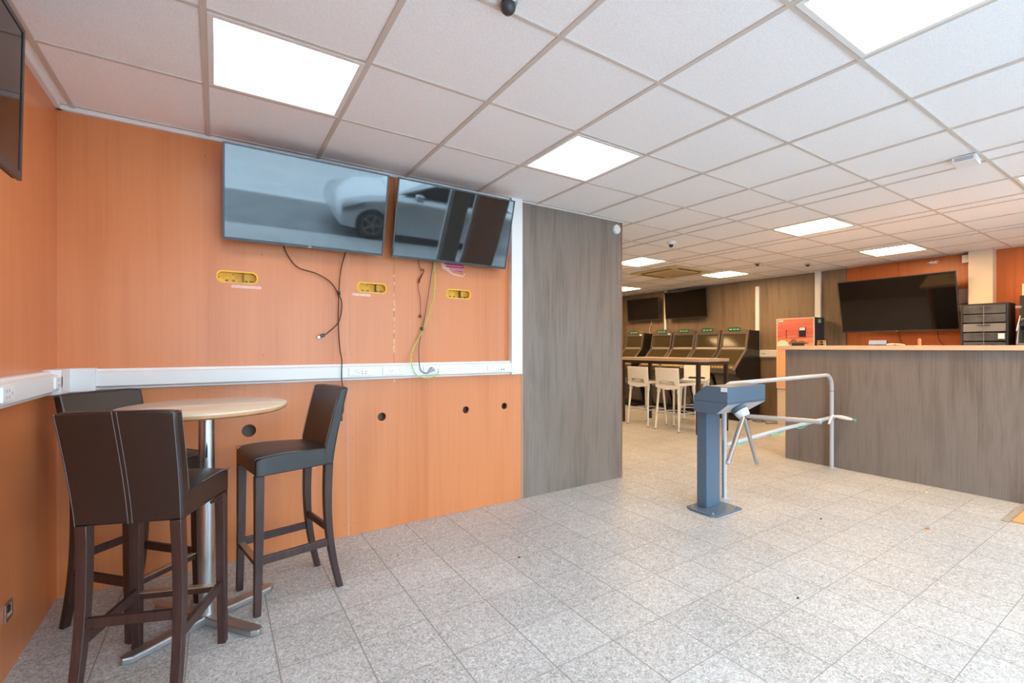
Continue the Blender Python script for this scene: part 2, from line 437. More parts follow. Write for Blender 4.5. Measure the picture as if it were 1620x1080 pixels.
# back wall: laminate panels with cable holes and cut-outs
BOXES = [(-.001, .216, 1.7325, 1.800), (.839, 1.048, 1.7245, 1.7915), (1.530, 1.744, 1.7225, 1.7895)]
HOLES = [(.170, .801, .040), (1.016, .820, .031), (1.703, .820, .029), (2.072, .825, .028)]
holes = [rrect(a, c, b, d, .030) for a, b, c, d in BOXES] + [circle(*h) for h in HOLES]
def split_panel(x0, x1, z0, z1):
    hs = [h for h in holes if all(x0 < p[0] < x1 and z0 < p[1] < z1 for p in h)]
    return plate_with_holes([(x0, z0), (x1, z0), (x1, z1), (x0, z1)], hs, YB, YB + .018)
bm_all = bmesh.new()
def join(dst, mb):
    me = bpy.data.meshes.new('tmp'); mb.bm.to_mesh(me); mb.bm.free(); dst.from_mesh(me); bpy.data.meshes.remove(me)
for (x0, x1, z0, z1) in ((XL, .7815, 0, 1.15), (.7845, 2.262, 0, 1.15), (XL, .7815, 1.15, CH), (.7845, 1.1055, 1.15, CH), (1.1075, 2.262, 1.15, CH)):
    join(bm_all, split_panel(x0, x1, z0, z1))
m = MB(); m.bm.free(); m.bm = bm_all
struct(m.build('wall_back', m_orange), 'orange cherry laminate wall behind the bar stools')
m = MB(); m.box(XL, YB + .075, 0, 3.488, YB + .15, CH)
struct(m.build('wall_backing', m_conduit), 'bare wall behind the laminate panels')
m = MB()
m.box(.7815, YB + .004, 0, .7845, YB + .02, CH)
struct(m.build('trim_2', m_ptee), 'pale joint between the orange panels')
# grey oak panel and the return behind it
m = MB(); m.box(2.262, YB - .002, 0, 3.470, YB + .075, 2.600)
struct(m.build('wall_center', m_grey), 'tall grey oak laminate panel beside the opening')
m = MB(); m.box(3.470, YB - .004, 0, 3.488, YB + .15, 2.600)
struct(m.build('trim_3', m_edge), 'brown edge strip of the grey oak panel')
m = MB(); m.box(2.245, YB - .003, 0, 2.261, YB + .02, 2.6)
struct(m.build('trim_4', m_colbrown), 'dark gap beside the grey oak panel')
m = MB(); m.box(3.388, YB + .15, 0, 3.488, YFAR, CH); struct(m.build('wall_inner', m_grey), 'side wall of the far gaming area')
m = MB(); m.box(3.388, YFAR, 0, XR, YFAR + .1, CH); struct(m.build('wall_far', m_oakbrown), 'end wall of the gaming area')
# right (far) wall: oak part, orange part
m = MB(); m.box(XR, 3.33, 0, XR + .1, YFAR, CH); struct(m.build('wall_right', m_oakbrown), 'brown oak laminate wall behind the gaming machines')
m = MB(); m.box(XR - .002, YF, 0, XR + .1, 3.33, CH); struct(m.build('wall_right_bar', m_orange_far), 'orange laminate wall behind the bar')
m = MB(); m.box(XR - .05, 3.33, 0, XR + .0, 3.40, 2.6); struct(m.build('trim_5', m_oakbrown), 'grey oak end strip beside the orange bar wall')
# perimeter ceiling trims
m = MB()
m.box(XL, YB - .022, CH - .022, 2.11, YB, CH); m.box(XL, YF, CH - .022, XL + .022, YB, CH)
m.box(2.222, YB - .022, CH - .010, 3.488, YB, CH)
struct(m.build('trim_6', m_ptee), 'cream angle trim where ceiling meets walls')

# storefront wall behind the camera: bays of glass
m = MB()
m.box(XL - .1, YF - .15, 0, XR + .1, YF, .02); m.box(XL - .1, YF - .15, 2.48, XR + .1, YF, CH)
m.box(XL - .1, YF - .15, .02, XL + .12, YF, 2.48); m.box(7.0, YF - .15, .02, XR + .1, YF, 2.48)
struct(m.build('wall_front', m_white), 'window wall facing the street')
m = MB(); m.box(4.32, YF - .15, .02, 5.0, YF + .02, 2.48); struct(m.build('wall_pier', m_colbrown), 'brown pier between the shop windows')
m = MB(); m.box(3.78, YF - .15, .02, 4.12, YF + .02, 2.48); struct(m.build('wall_pier', m_pier), 'grey pier between the shop windows')
wi = 1
for a, b in ((XL + .12, 3.78), (4.12, 4.32), (5.0, 7.0)):
    w = empty('window_%d' % wi, ((a + b) / 2, YF - .08, .02)); struct(w, 'shop window pane in a grey frame')
    hw = (b - a) / 2
    m = MB()
    m.box(-hw, -.03, 0, hw, .03, .04); m.box(-hw, -.03, 2.40, hw, .03, 2.46)
    m.box(-hw, -.03, .04, -hw + .04, .03, 2.40); m.box(hw - .04, -.03, .04, hw, .03, 2.40)
    m.build('window_frame', m_white, w)
    m = MB(); m.box(-hw + .04, -.004, .04, hw - .04, .004, 2.40); m.build('window_pane', m_glass, w)
    lp = bpy.data.lights.new('sky_portal', 'AREA'); lp.shape = 'RECTANGLE'; lp.size = 2 * hw; lp.size_y = 2.3
    lp.cycles.is_portal = True
    lo = bpy.data.objects.new('sky_portal', lp); COL.objects.link(lo)
    lo.location = ((a + b) / 2, YF - .16, 1.25); lo.rotation_euler = (R(90), 0, 0)
    wi += 1

# street outside
m = MB(); m.box(-14, -3.05, -.25, 26, YF - .15, -.02); struct(m.build('pavement', m_pave_sheen), 'pavement outside the shop window')
m = MB(); m.box(-14, -5.4, -.25, 26, -3.05, -.06); struct(m.build('street', m_asphalt), 'dark near lane outside the shop window')
m = MB(); m.box(-14, -13, -.25, 26, -5.4, -.06); struct(m.build('street_far', m_pave_sheen), 'far lane outside the shop window, sky sheen put in as pale colour')  # the sky's sheen on the road is put into this pale base colour
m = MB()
m.box(-14, -5.6, -.06, 3.2, -5.52, -.055); m.box(-14, -6.5, -.06, 1.4, -6.42, -.055); m.box(-14, -8.1, -.06, 26, -8.0, -.055)  # thin pale slabs stand in for streaks of light on the street
struct(m.build('light_streak', m_streak), 'white light streaks along the street, put in as pale strips')
m = MB(); m.box(-14, -16, -.1, 26, -13, 3.2); struct(m.build('facade', m_facade), 'pale rendered building across the street')

# ------------------------------------------------------------------ car on the street (seen in the television screens)
def build_car():
    root = empty('car', (1.98, -3.12, -.06), 0, 'silver car parked outside, mirrored in the two wall televisions', 'car')
    L, Wd = 4.3, 1.7
    def sec(x, zb, zs, zt, wb, wt):
        return [(x, -Wd + (1 - wb) * Wd / 2, zb), (x, -(1 - wb) * Wd / 2, zb), (x, -(1 - wb) * Wd / 2, zs), (x, -(1 - wt) * Wd / 2, zt), (x, -Wd + (1 - wt) * Wd / 2, zt), (x, -Wd + (1 - wb) * Wd / 2, zs)]
    prof = [(0, .35, .55, .62, .80, .70), (.12, .22, .62, .74, .94, .84), (.6, .18, .78, .90, 1, .86), (1.2, .18, .88, 1.00, 1, .86), (1.9, .18, .90, 1.02, 1, .82),
            (3.2, .18, .92, 1.04, 1, .82), (3.9, .18, .94, 1.04, 1, .82), (4.2, .25, .90, 1.0, .96, .8), (4.3, .40, .8, .9, .85, .7)]
    m = MB(); m.loft([sec(*p) for p in prof]); m.build('car_body', m_car, root, smooth=True, bevmod=.03)
    prof = [(1.15, .95, .98, 1.0, .80, .78), (1.95, .95, 1.30, 1.42, .80, .66), (2.6, .95, 1.34, 1.47, .80, .66), (3.4, .95, 1.30, 1.42, .80, .64), (4.1, .95, 1.0, 1.04, .8, .74)]
    m = MB(); m.loft([sec(*p) for p in prof]); m.build('car_roof', m_car, root, smooth=True)
    for y in (0.002, -Wd - .002 + .0):
        yy = -.13 if y > 0 else -Wd + .13
        m = MB(); m.prism([(1.35, 1.03), (1.98, 1.32), (2.55, 1.36), (2.55, 1.03)], 'y', yy - .02, yy + .02); m.build('side_window', m_carglass, root)
        m = MB(); m.prism([(2.62, 1.03), (2.62, 1.36), (3.35, 1.32), (3.80, 1.08), (3.80, 1.03)], 'y', yy - .02, yy + .02); m.build('side_window', m_carglass, root)
    m = MB(); m.box(1.5, .02, .98, 1.68, .16, 1.12, .03); m.build('side_mirror', m_car, root)
    m = MB(); m.prism([(.10, .60), (.50, .76), (.55, .68), (.14, .54)], 'y', -.06, .012); m.build('headlight', m_alloy, root)
    for x in (.72, 3.48):
        for y in (-.02, -Wd + .2):
            m = MB(); m.lathe([(.20, -.19), (.31, -.19), (.33, -.16), (.33, .01), (.31, .03), (.22, .03)], 32, (x, y, .33), 'y'); w = m.build('wheel', m_tyre, root, smooth=True)
            m = MB(); m.lathe([(.20, -.02), (.215, .035), (.19, .03), (.05, .02)], 32, (x, y, .33), 'y')
            for k in range(5):
                a = k * 2 * math.pi / 5; m.cyl((x, y + .035, .33), (x + .19 * math.cos(a), y + .035, .33 + .19 * math.sin(a)), .022, seg=8)
            m.build('rim', m_alloy, w)
build_car()

# ------------------------------------------------------------------ ceiling lights
def ceiling_light(x0, x1, y0, y1, mat, label, cat='ceiling light'):
    t = empty('ceiling_light', ((x0 + x1) / 2, (y0 + y1) / 2, CH - .008), 0, label, cat, 'square light panels in the ceiling')
    hx, hy = (x1 - x0) / 2, (y1 - y0) / 2; w = .022
    m = MB()
    m.box(-hx, -hy, 0, hx, -hy + w, .0078); m.box(-hx, hy - w, 0, hx, hy, .0078); m.box(-hx, -hy + w, 0, -hx + w, hy - w, .0078); m.box(hx - w, -hy + w, 0, hx, hy - w, .0078)
    m.build('light_frame', m_ptee, t)
    m = MB(); m.box(-hx + w, -hy + w, .003, hx - w, hy - w, .0078); m.build('diffuser', mat, t)
g = .012
ceiling_light(-.045 + g, .573 - g, 2.08 + g, 2.68 - g, m_lamp_near, 'large lit ceiling panel above the two wall televisions, upper left')
ceiling_light(1.796 + g, 2.40 - g, 2.08 + g, 2.68 - g, m_lamp_near, 'lit ceiling panel nearest the grey oak panel, middle of the ceiling')
ceiling_light(1.796 + g, 2.40 - g, .28 + g, .88 - g, m_lamp_near, 'lit ceiling panel cut by the top edge of the photo')
ceiling_light(5.04 + g, 5.622 - g, 2.08 + g, 2.68 - g, m_lamp_far, 'warm lit ceiling panel above the bar counter end, in front of another')
ceiling_light(7.19 + g, 7.80 - g, 2.08 + g, 2.68 - g, m_lamp_far, 'warm lit ceiling panel just above the large bar television')
ceiling_light(5.04 + g, 5.622 - g, 4.46 + g, 5.06 - g, m_lamp_far, 'warm lit ceiling panel beside the grey oak panel, left of the air conditioner')
ceiling_light(7.19 + g, 7.80 - g, 4.46 + g, 5.06 - g, m_lamp_far, 'warm lit ceiling panel right of the ceiling air conditioner')
ceiling_light(7.19 + g, 7.80 - g, 6.86 + g, 7.46 - g, m_lamp_far, 'farthest warm lit ceiling panel, near the two far televisions')
ceiling_light(5.04 + g, 5.622 - g, 6.86 + g, 7.46 - g, m_lamp_far, 'warm ceiling panel over the gaming area, hidden behind the grey oak panel')
ceiling_light(5.04 + g, 5.622 - g, .28 + g, .88 - g, m_lamp_far, 'warm ceiling panel over the bar front, outside the right edge')
ceiling_light(7.19 + g, 7.80 - g, .28 + g, .88 - g, m_lamp_far, 'warm ceiling panel over the coffee machine, outside the right edge')
ceiling_light(-.045 + g, .573 - g, .28 + g, .88 - g, m_lamp_near, 'ceiling panel above the camera position, outside the top edge')

# ------------------------------------------------------------------ cable trunking
TW = YB - .055
tr = empty('cable_trunking', (0, 0, 0), 0, 'white dado cable trunking running around the two orange walls', 'cable trunking')
def trunk_profile(z0, z1, d): return [(0, z0), (d * .55, z0), (d * .62, z0 + .012), (d, z0 + .020), (d, z1 - .020), (d * .62, z1 - .012), (d * .55, z1), (0, z1)]
m = MB(); m.prism([(YB - a, z) for a, z in trunk_profile(1.098, 1.212, .055)], 'x', XL, 2.1105); m.build('back_wall_run', m_white, tr, bevmod=.002)
m = MB(); m.prism([(XL + a, z) for a, z in trunk_profile(1.098, 1.212, .060)], 'y', YF + .1, YB - .0); m.build('left_wall_run', m_white, tr, bevmod=.002)
m = MB(); m.box(2.111, YB - .057, 1.097, 2.222, YB, CH - .002, .004); m.build('vertical_run', m_white, tr)
m = MB(); m.box(XL, YB - .075, 1.092, XL + .165, YB, 1.218, .004); m.box(XL, YB - .24, 1.092, XL + .068, YB - .07, 1.218, .004); m.build('corner_cover', m_white, tr)
def socket(x, w, label, dots):
    m = MB(); m.box(x, TW - .008, 1.130, x + w, TW + .01, 1.184, .003)
    m.mark(0)
    for dx, dz, r in dots: m.cyl((x + dx, TW - .009, 1.156 + dz), (x + dx, TW - .0075, 1.156 + dz), r, seg=12)
    m.mark(1); s = m.build('socket_outlet', [m_socket, m_dark_hole], tr); s['label'] = label
D1 = [(.045, .006, .003), (.065, -.004, .003), (.055, .012, .0025), (.092, .004, .0035), (.115, .004, .0035), (.092, -.012, .004), (.115, -.012, .004)]
D2 = [(.05, .006, .003), (.07, .006, .003), (.060, -.008, .003), (.12, .010, .002), (.13, -.006, .002)]
socket(.768, .165, 'white socket module right of the hanging black cable', D1)
socket(1.004, .165, 'white blank socket module beside the filler strip', D2)
socket(1.315, .14, 'white socket module with a grey plug in it', [(.09, .004, .0035), (.115, .004, .0035), (.09, -.012, .0035), (.115, -.012, .0035)])
socket(1.875, .18, 'white socket module at the right end of the trunking', [(.045, .006, .003), (.10, .010, .0025), (.13, -.012, .006), (.152, -.012, .006), (.13, .006, .003)])
for y, w, lb in ((2.375, .11, 'white socket module at the left edge'), (3.02, .11, 'white socket module near the room corner')):
    m = MB(); m.box(XL + .055, y, 1.128, XL + .068, y + w, 1.186, .003); m.mark(0)
    for dy, dz in ((.03, .012), (.03, -.012), (.055, .012), (.055, -.012), (.085, 0)): m.box(XL + .067, y + dy, 1.157 + dz - .006, XL + .0685, y + dy + .008, 1.157 + dz + .006)
    m.mark(1); s = m.build('socket_outlet', [m_socket, m_grey_foot], tr); s['label'] = lb
# trunking on the far wall
t2 = empty('cable_trunking', (XR - .002, 0, 0), 0, 'cream cable trunking along the oak wall beside the gaming machines', 'cable trunking')
m = MB(); m.prism([(-a, z) for a, z in trunk_profile(1.135, 1.28, .055)], 'y', 3.45, 7.9); m.mark(0)
for y in (3.72, 3.78, 4.62, 4.66): m.box(-.057, y, 1.20, -.0535, y + .02, 1.215)
m.mark(1); m.build('long_run', [m_white, m_dark_hole], t2)
for y, z0, z1, w in ((3.70, 1.28, CH - .002, .085), (4.74, 1.28, 2.47, .07), (6.86, 1.28, CH - .002, .05)):
    m = MB(); m.box(-.045, y, z0 + .001, 0, y + w, z1); m.build('vertical_run', m_white, t2)

# ------------------------------------------------------------------ yellow flush boxes in the wall
LB = ['yellow flush mounting box left, below the left television', 'yellow flush mounting box in the middle, between the hanging cables', 'yellow flush mounting box right, below the red sticker']
for i, (x0, x1, z0, z1) in enumerate(BOXES):
    t = empty('flush_mounting_box', (x0, YB, z0), 0, LB[i], 'electrical box', 'yellow flush boxes in the orange wall')
    w, h = x1 - x0, z1 - z0
    o = rrect(-.004, -.004, w + .004, h + .004, .033); inn = rrect(.004, .004, w - .004, h - .004, .027)
    m = plate_with_holes(o, [inn], -.002, 0.0); m.build('rim', m_yellow, t)
    m = plate_with_holes(rrect(.0005, .0005, w - .0005, h - .0005, .030), [inn], 0.0002, .045); m.box(.001, .045, .001, w - .001, .049, h - .001); m.mark(0)
    dv = .65 if i < 2 else .60
    for fx, fz, r in ((.24, .14, .009), (.41, .14, .009), (.73, .14, .009), (.86, .14, .010)):
        m.cyl((w * fx, .040, h * fz + .004), (w * fx, .0455, h * fz + .004), r, seg=14)
    for fx, fz, r in ((.05, .5, .004), (.40, .82, .005), (.93, .25, .005), (.57, .15, .003)):
        m.cyl((w * fx, .043, h * fz), (w * fx, .0455, h * fz), r, seg=10)
    m.mark(1); m.build('tray', [m_yellow, m_conduit], t)
    m = MB(); m.box(w * dv, .005, .004, w * dv + .004, .045, h - .004); m.build('divider', m_conduit, t)
# low wall box on the left wall
t = empty('wall_socket_box', (XL, 2.63, .23), 0, 'open metal socket box low on the left orange wall', 'electrical box')
m = MB(); m.bm.free(); m = plate_with_holes([(0, 0), (.075, 0), (.075, .07), (0, .07)], [[(.012, .010), (.063, .010), (.063, .060), (.012, .060)]], 0, .004)
o = m.build('rim', m_steel, t); o.rotation_euler = (0, 0, R(90)); o.location = (.006, 0, 0)
m = MB(); m.box(.0002, .012, .010, .002, .063, .060); m.build('box_inside', m_filler, t)
m = MB(); m.box(.001, .02, .030, .008, .045, .055); m.build('terminal', m_dark_hole, t)
# filler strip
m = MB(); rnd = random.Random(3)
for z0, z1, dens in ((1.29, 1.88, 1), (1.035, 1.08, .6)):
    z = z0
    while z < z1:
        h = rnd.uniform(.008, .035)
        if rnd.random() < .78 * dens:
            a, b = rnd.uniform(.002, .009), rnd.uniform(.002, .009)
            m.prism([(1.1065 - a, z), (1.1065 + b * .5, z - .002), (1.1065 + b, z + h * .5), (1.1065 + b * .4, z + h), (1.1065 - a * .6, z + h * .8)], 'y', YB - .0012, YB + .001)
        z += h * rnd.uniform(.8, 1.3)
struct(m.build('trim_7', m_filler), 'torn pale filler strip down the panel joint')
# tape residues under boxes
for i, (x, w, z) in enumerate(((.075, .165, 1.700), (.805, .13, 1.695))):
    m = MB(); m.prism(rrect(x, z, x + w, z + .018, .006), 'y', YB - .0012, YB - .0001)
    tag(m.build('tape_strip', m_tape), ['clear tape strip stuck under the left yellow box', 'clear tape strip stuck under the middle yellow box'][i], 'tape', 'tape strips on the orange wall')
# screws
m = MB()
for x, z in ((.242, 1.922), (.25, 1.278), (.803, 1.28), (.751, 1.283), (.753, .671), (.81, .68), (.75, .08), (.82, .08), (2.0, 1.3), (1.5, .66), (.20, .10), (-.06, 2.49), (2.03, .08)):
    m.cyl((x, YB - .0015, z), (x, YB + .001, z), .004, seg=10)
struct(m.build('trim_8', m_edge), 'small screw heads in the orange panels')
# sticker
t = empty('sticker', (1.585, YB - .001, 1.962), 0, 'red torn sticker with white text under the right television', 'sticker')
m = MB(); m.prism([(-.075, .05), (.09, .052), (.10, -.005), (.085, -.030), (.02, -.020), (-.06, .005)], 'y', -.0008, .0008); m.build('sticker_sheet', m_red, t)
def text(body, size, loc, rot, mat, name, parent, ext=.0005, align='CENTER'):
    c = bpy.data.curves.new(name, 'FONT'); c.body = body; c.size = size; c.extrude = ext; c.align_x = align; c.align_y = 'CENTER'
    o = bpy.data.objects.new('tmp', c); COL.objects.link(o)
    dg = bpy.context.evaluated_depsgraph_get(); me = bpy.data.meshes.new_from_object(o.evaluated_get(dg))
    bpy.data.objects.remove(o); q = bpy.data.objects.new(name, me); COL.objects.link(q)
    me.materials.clear(); me.materials.append(mat); q.location = loc; q.rotation_euler = rot; q.parent = parent; return q
rnd = random.Random(5); m = MB()
for r_, (x0, x1, z) in enumerate(((-.03, .03, .038), (-.065, .085, .018), (-.05, .092, -.002), (-.01, .092, -.014))):
    x = x0
    while x < x1:
        w = rnd.uniform(.005, .013); m.box(x, -.0014, z - .0022, x + w, -.0007, z + .0022); x += w + .003
m.build('printed_lines', m_white2, t)
m = MB(); m.prism([(-.10, .03), (-.06, .02), (.0, -.04), (.09, -.055), (.115, -.03), (.11, -.045), (.09, -.065), (.0, -.055), (-.09, -.01)], 'y', -.0006, .0002); m.build('glue_mark', m_tape, t)

# ------------------------------------------------------------------ televisions
def television(loc, rot, w, h, label, group, smat, depth=.045, bez=.010, logo=None, name='television'):
    """origin: bottom centre of the front face; local -y is the viewing side"""
    t = empty(name, loc, 0, label, 'television', group); t.rotation_euler = rot
    m = plate_with_holes([(-w / 2, 0), (w / 2, 0), (w / 2, h), (-w / 2, h)], [[(-w / 2 + bez, bez * 1.7), (w / 2 - bez, bez * 1.7), (w / 2 - bez, h - bez), (-w / 2 + bez, h - bez)]], 0, .012)
    m.build('bezel', m_gun, t)
    m = MB(); m.box(-w / 2 + bez, .003, bez * 1.7, w / 2 - bez, .010, h - bez); m.build('screen', smat, t)
    m = MB(); m.box(-w / 2 + .004, .0122, .004, w / 2 - .004, .026, h - .004, .003)
    m.prism([(.026, h * .12), (depth, h * .18), (depth, h * .62), (.026, h * .70)], 'x', -w * .36, w * .36)
    m.build('rear_housing', m_blackmat, t)
    if logo: text(logo, .018, (0, -.0006, bez * .85), (R(90), 0, 0), m_white2, 'brand_mark', t, .0003)
    return t
AT = math.atan2(.150, .53)
hgt = math.hypot(.150, .53)
for cx, lb in ((.511, 'wide television tilted down on the orange wall, left of the two, reflecting the street'), (1.541, 'wide television tilted down next to the white vertical trunking, right of the two')):
    t = television((cx, 3.250, 1.978), (AT, 0, 0), .966, hgt, lb, 'tilted televisions on the orange wall', m_screen, logo='LG' if cx < 1 else None)
    for sx in (-.18, .18):
        m = MB(); m.box(sx - .02, .04, .12, sx + .02, .055, .50); m.cyl((sx, .05, .18), (sx, .10, .155), .012, seg=10)
        m.build('wall_bracket', m_table_dk, t)
    m = MB(); m.box(cx - .22, YB - .02, 2.10, cx + .22, YB - .001, 2.36); m.cyl((cx - .18, YB - .02, 2.32), (cx - .18, YB - .14, 2.34), .01, seg=8); m.cyl((cx + .18, YB - .02, 2.32), (cx + .18, YB - .14, 2.34), .01, seg=8)
    b = m.build('mount_plate', m_table_dk, None); b.parent = t; bpy.context.view_layer.update(); b.matrix_parent_inverse = t.matrix_world.inverted()
# left wall television, seen edge on
t = television((XL + .105, 1.925, 1.945), (R(1), 0, R(90)), .98, .560, 'television on the left wall, cut off by the left edge', None, m_screen_far, depth=.06, bez=.018)
m = MB(); m.box(-.2, .055, .18, .2, .1035, .42); m.build('wall_bracket', m_table_dk, t)
# far wall televisions
for y0, y1, z0, z1, x, lb in ((6.99, 7.94, 1.955, 2.478, 8.48, 'small black television far left above the gaming machines'), (5.75, 6.80, 1.945, 2.545, 8.46, 'black television above the row of four gaming machines')):
    t = television((x, (y0 + y1) / 2, z0), (R(4), 0, R(-90)), y1 - y0, z1 - z0, lb, 'televisions on the far oak wall', m_screen_far, bez=.012)
    m = MB(); m.box(-.2, .045, .15, .2, XR - x - .004, .4); m.build('wall_bracket', m_table_dk, t)
t = television((8.405, 2.622, 1.558), (R(14), 0, R(-90)), 1.380, .808, 'largest black television on the orange wall above the bar', None, m_screen_far, bez=.012, logo='LG')
m = MB(); m.box(-.3, .045, .26, .3, .259, .50); m.build('wall_bracket', m_table_dk, t)

# ------------------------------------------------------------------ hanging cables
def cable(name, pts, r, mat, label, extra=None, group=None):
    t = empty(name, pts[0], 0, label, 'cable', group); o = Vector(pts[0])
    m = MB(); m.tube([p - o for p in spline(pts)], r, 8); m.build('cord', mat, t, smooth=True)
    if extra: extra(t, o)
    return t
def xz(l, y, l2=None, y2=None):
    out = [(x, y, z) for x, z in l]
    if l2: out += [(x, y2, z) for x, z in l2]
    return out
def hdmi(t, o):
    m = MB(); m.box(-.016, -.008, -.011, .016, .008, .011, .003, Matrix.Translation(Vector((.600, 3.315, 1.407)) - o) @ Matrix.Rotation(R(-25), 4, 'Y')); m.build('plug', m_black, t)
    m = MB(); m.box(-.032, -.005, -.006, -.0155, .005, .006, 0, Matrix.Translation(Vector((.600, 3.315, 1.407)) - o) @ Matrix.Rotation(R(-25), 4, 'Y')); m.build('connector', m_steel, t)
cable('video_cable', xz([(.366, 2.02), (.366, 1.992), (.391, 1.93), (.451, 1.858), (.561, 1.828), (.65, 1.781), (.702, 1.709), (.731, 1.629), (.709, 1.504), (.637, 1.427), (.616, 1.413)], 3.325), .0034, m_black,
      'black video cable looping from the left television to a loose plug', hdmi)
def plugd(t, o):
    m = MB(); m.cyl(Vector((.711, 3.272, .862)) - o, Vector((.706, 3.272, .826)) - o, .013, .017, 14, bev=.003); p = m.build('plug', m_black, t, smooth=True)
    m = MB()
    for d in (-.006, .006): m.cyl(Vector((.706 + d, 3.272, .828)) - o, Vector((.704 + d, 3.272, .806)) - o, .0025, seg=8)
    m.build('plug_pin', m_steel, p)
    m = MB(); m.cyl(Vector((.709, 3.318, 1.715)) - o, Vector((.709, 3.318, 1.69)) - o, .011, seg=10); m.build('tie_wrap', m_black, t)
cable('power_cable', xz([(.755, 2.03), (.753, 1.99), (.722, 1.862), (.709, 1.699), (.706, 1.49), (.716, 1.32)], 3.318, [(.718, 1.25), (.719, 1.215), (.718, 1.188), (.718, 1.107), (.728, 1.024), (.729, .901), (.712, .858)], 3.272), .0036, m_black,
      'black power cable hanging from the left television over the trunking', plugd)
def plugs(t, o):
    a, b = Vector((1.345, 3.262, 1.140)) - o, Vector((1.385, 3.272, 1.166)) - o
    m = MB(); m.cyl(a, b, .008, .020, 16, bev=.003); m.build('plug', m_grey_foot, t, smooth=True)
    m = MB(); m.cyl(Vector((1.319, 3.32, 1.482)) - o, Vector((1.318, 3.32, 1.458)) - o, .012, seg=10); m.build('tie_wrap', m_black, t)
cable('power_cable', xz([(1.41, 2.02), (1.408, 1.986), (1.376, 1.784), (1.343, 1.583), (1.319, 1.469), (1.295, 1.355)], 3.320, [(1.27, 1.235), (1.280, 1.165), (1.301, 1.142), (1.333, 1.132), (1.352, 1.146)], 3.262), .0036, m_grey_cable,
      'dark grey power cable from the right television plugged into the trunking', plugs)
cable('earth_cable', xz([(1.414, 2.02), (1.412, 1.986), (1.419, 1.848), (1.402, 1.693), (1.324, 1.469), (1.248, 1.324)], 3.312, [(1.212, 1.221), (1.246, 1.131), (1.325, 1.096), (1.406, 1.111), (1.435, 1.148)], 3.268), .0032, m_green_cable,
      'yellow green cable looping from the right television to the trunking')
def knot(t, o):
    m = MB(); m.tube([p - o for p in spline(xz([(1.318, 1.93), (1.336, 1.915), (1.300, 1.845), (1.296, 1.83), (1.322, 1.88), (1.330, 1.90), (1.304, 1.86), (1.291, 1.828), (1.300, 1.82), (1.305, 1.85)], 3.330))], .0028, 6); m.build('coiled_loop', m_red_cable, t, smooth=True)
    m = MB(); m.cyl(Vector((1.308, 3.33, 1.575)) - o, Vector((1.308, 3.33, 1.555)) - o, .008, seg=10); m.build('jack', m_red_cable, t)
cable('thin_cable', xz([(1.290, 2.0), (1.295, 1.975), (1.311, 1.916), (1.335, 1.925), (1.319, 1.871), (1.295, 1.839), (1.292, 1.778), (1.308, 1.688), (1.308, 1.567)], 3.330), .0022, m_red_cable,
      'thin dark red cable with a knotted loop below the right television', knot)
cable('power_cable', [(8.56, 7.30, 2.0), (8.56, 7.28, 1.90), (8.57, 7.35, 1.72), (8.56, 7.30, 1.60), (8.57, 7.36, 1.45), (8.56, 7.40, 1.29)], .007, m_cream,
      'pale cable hanging below the far left television')

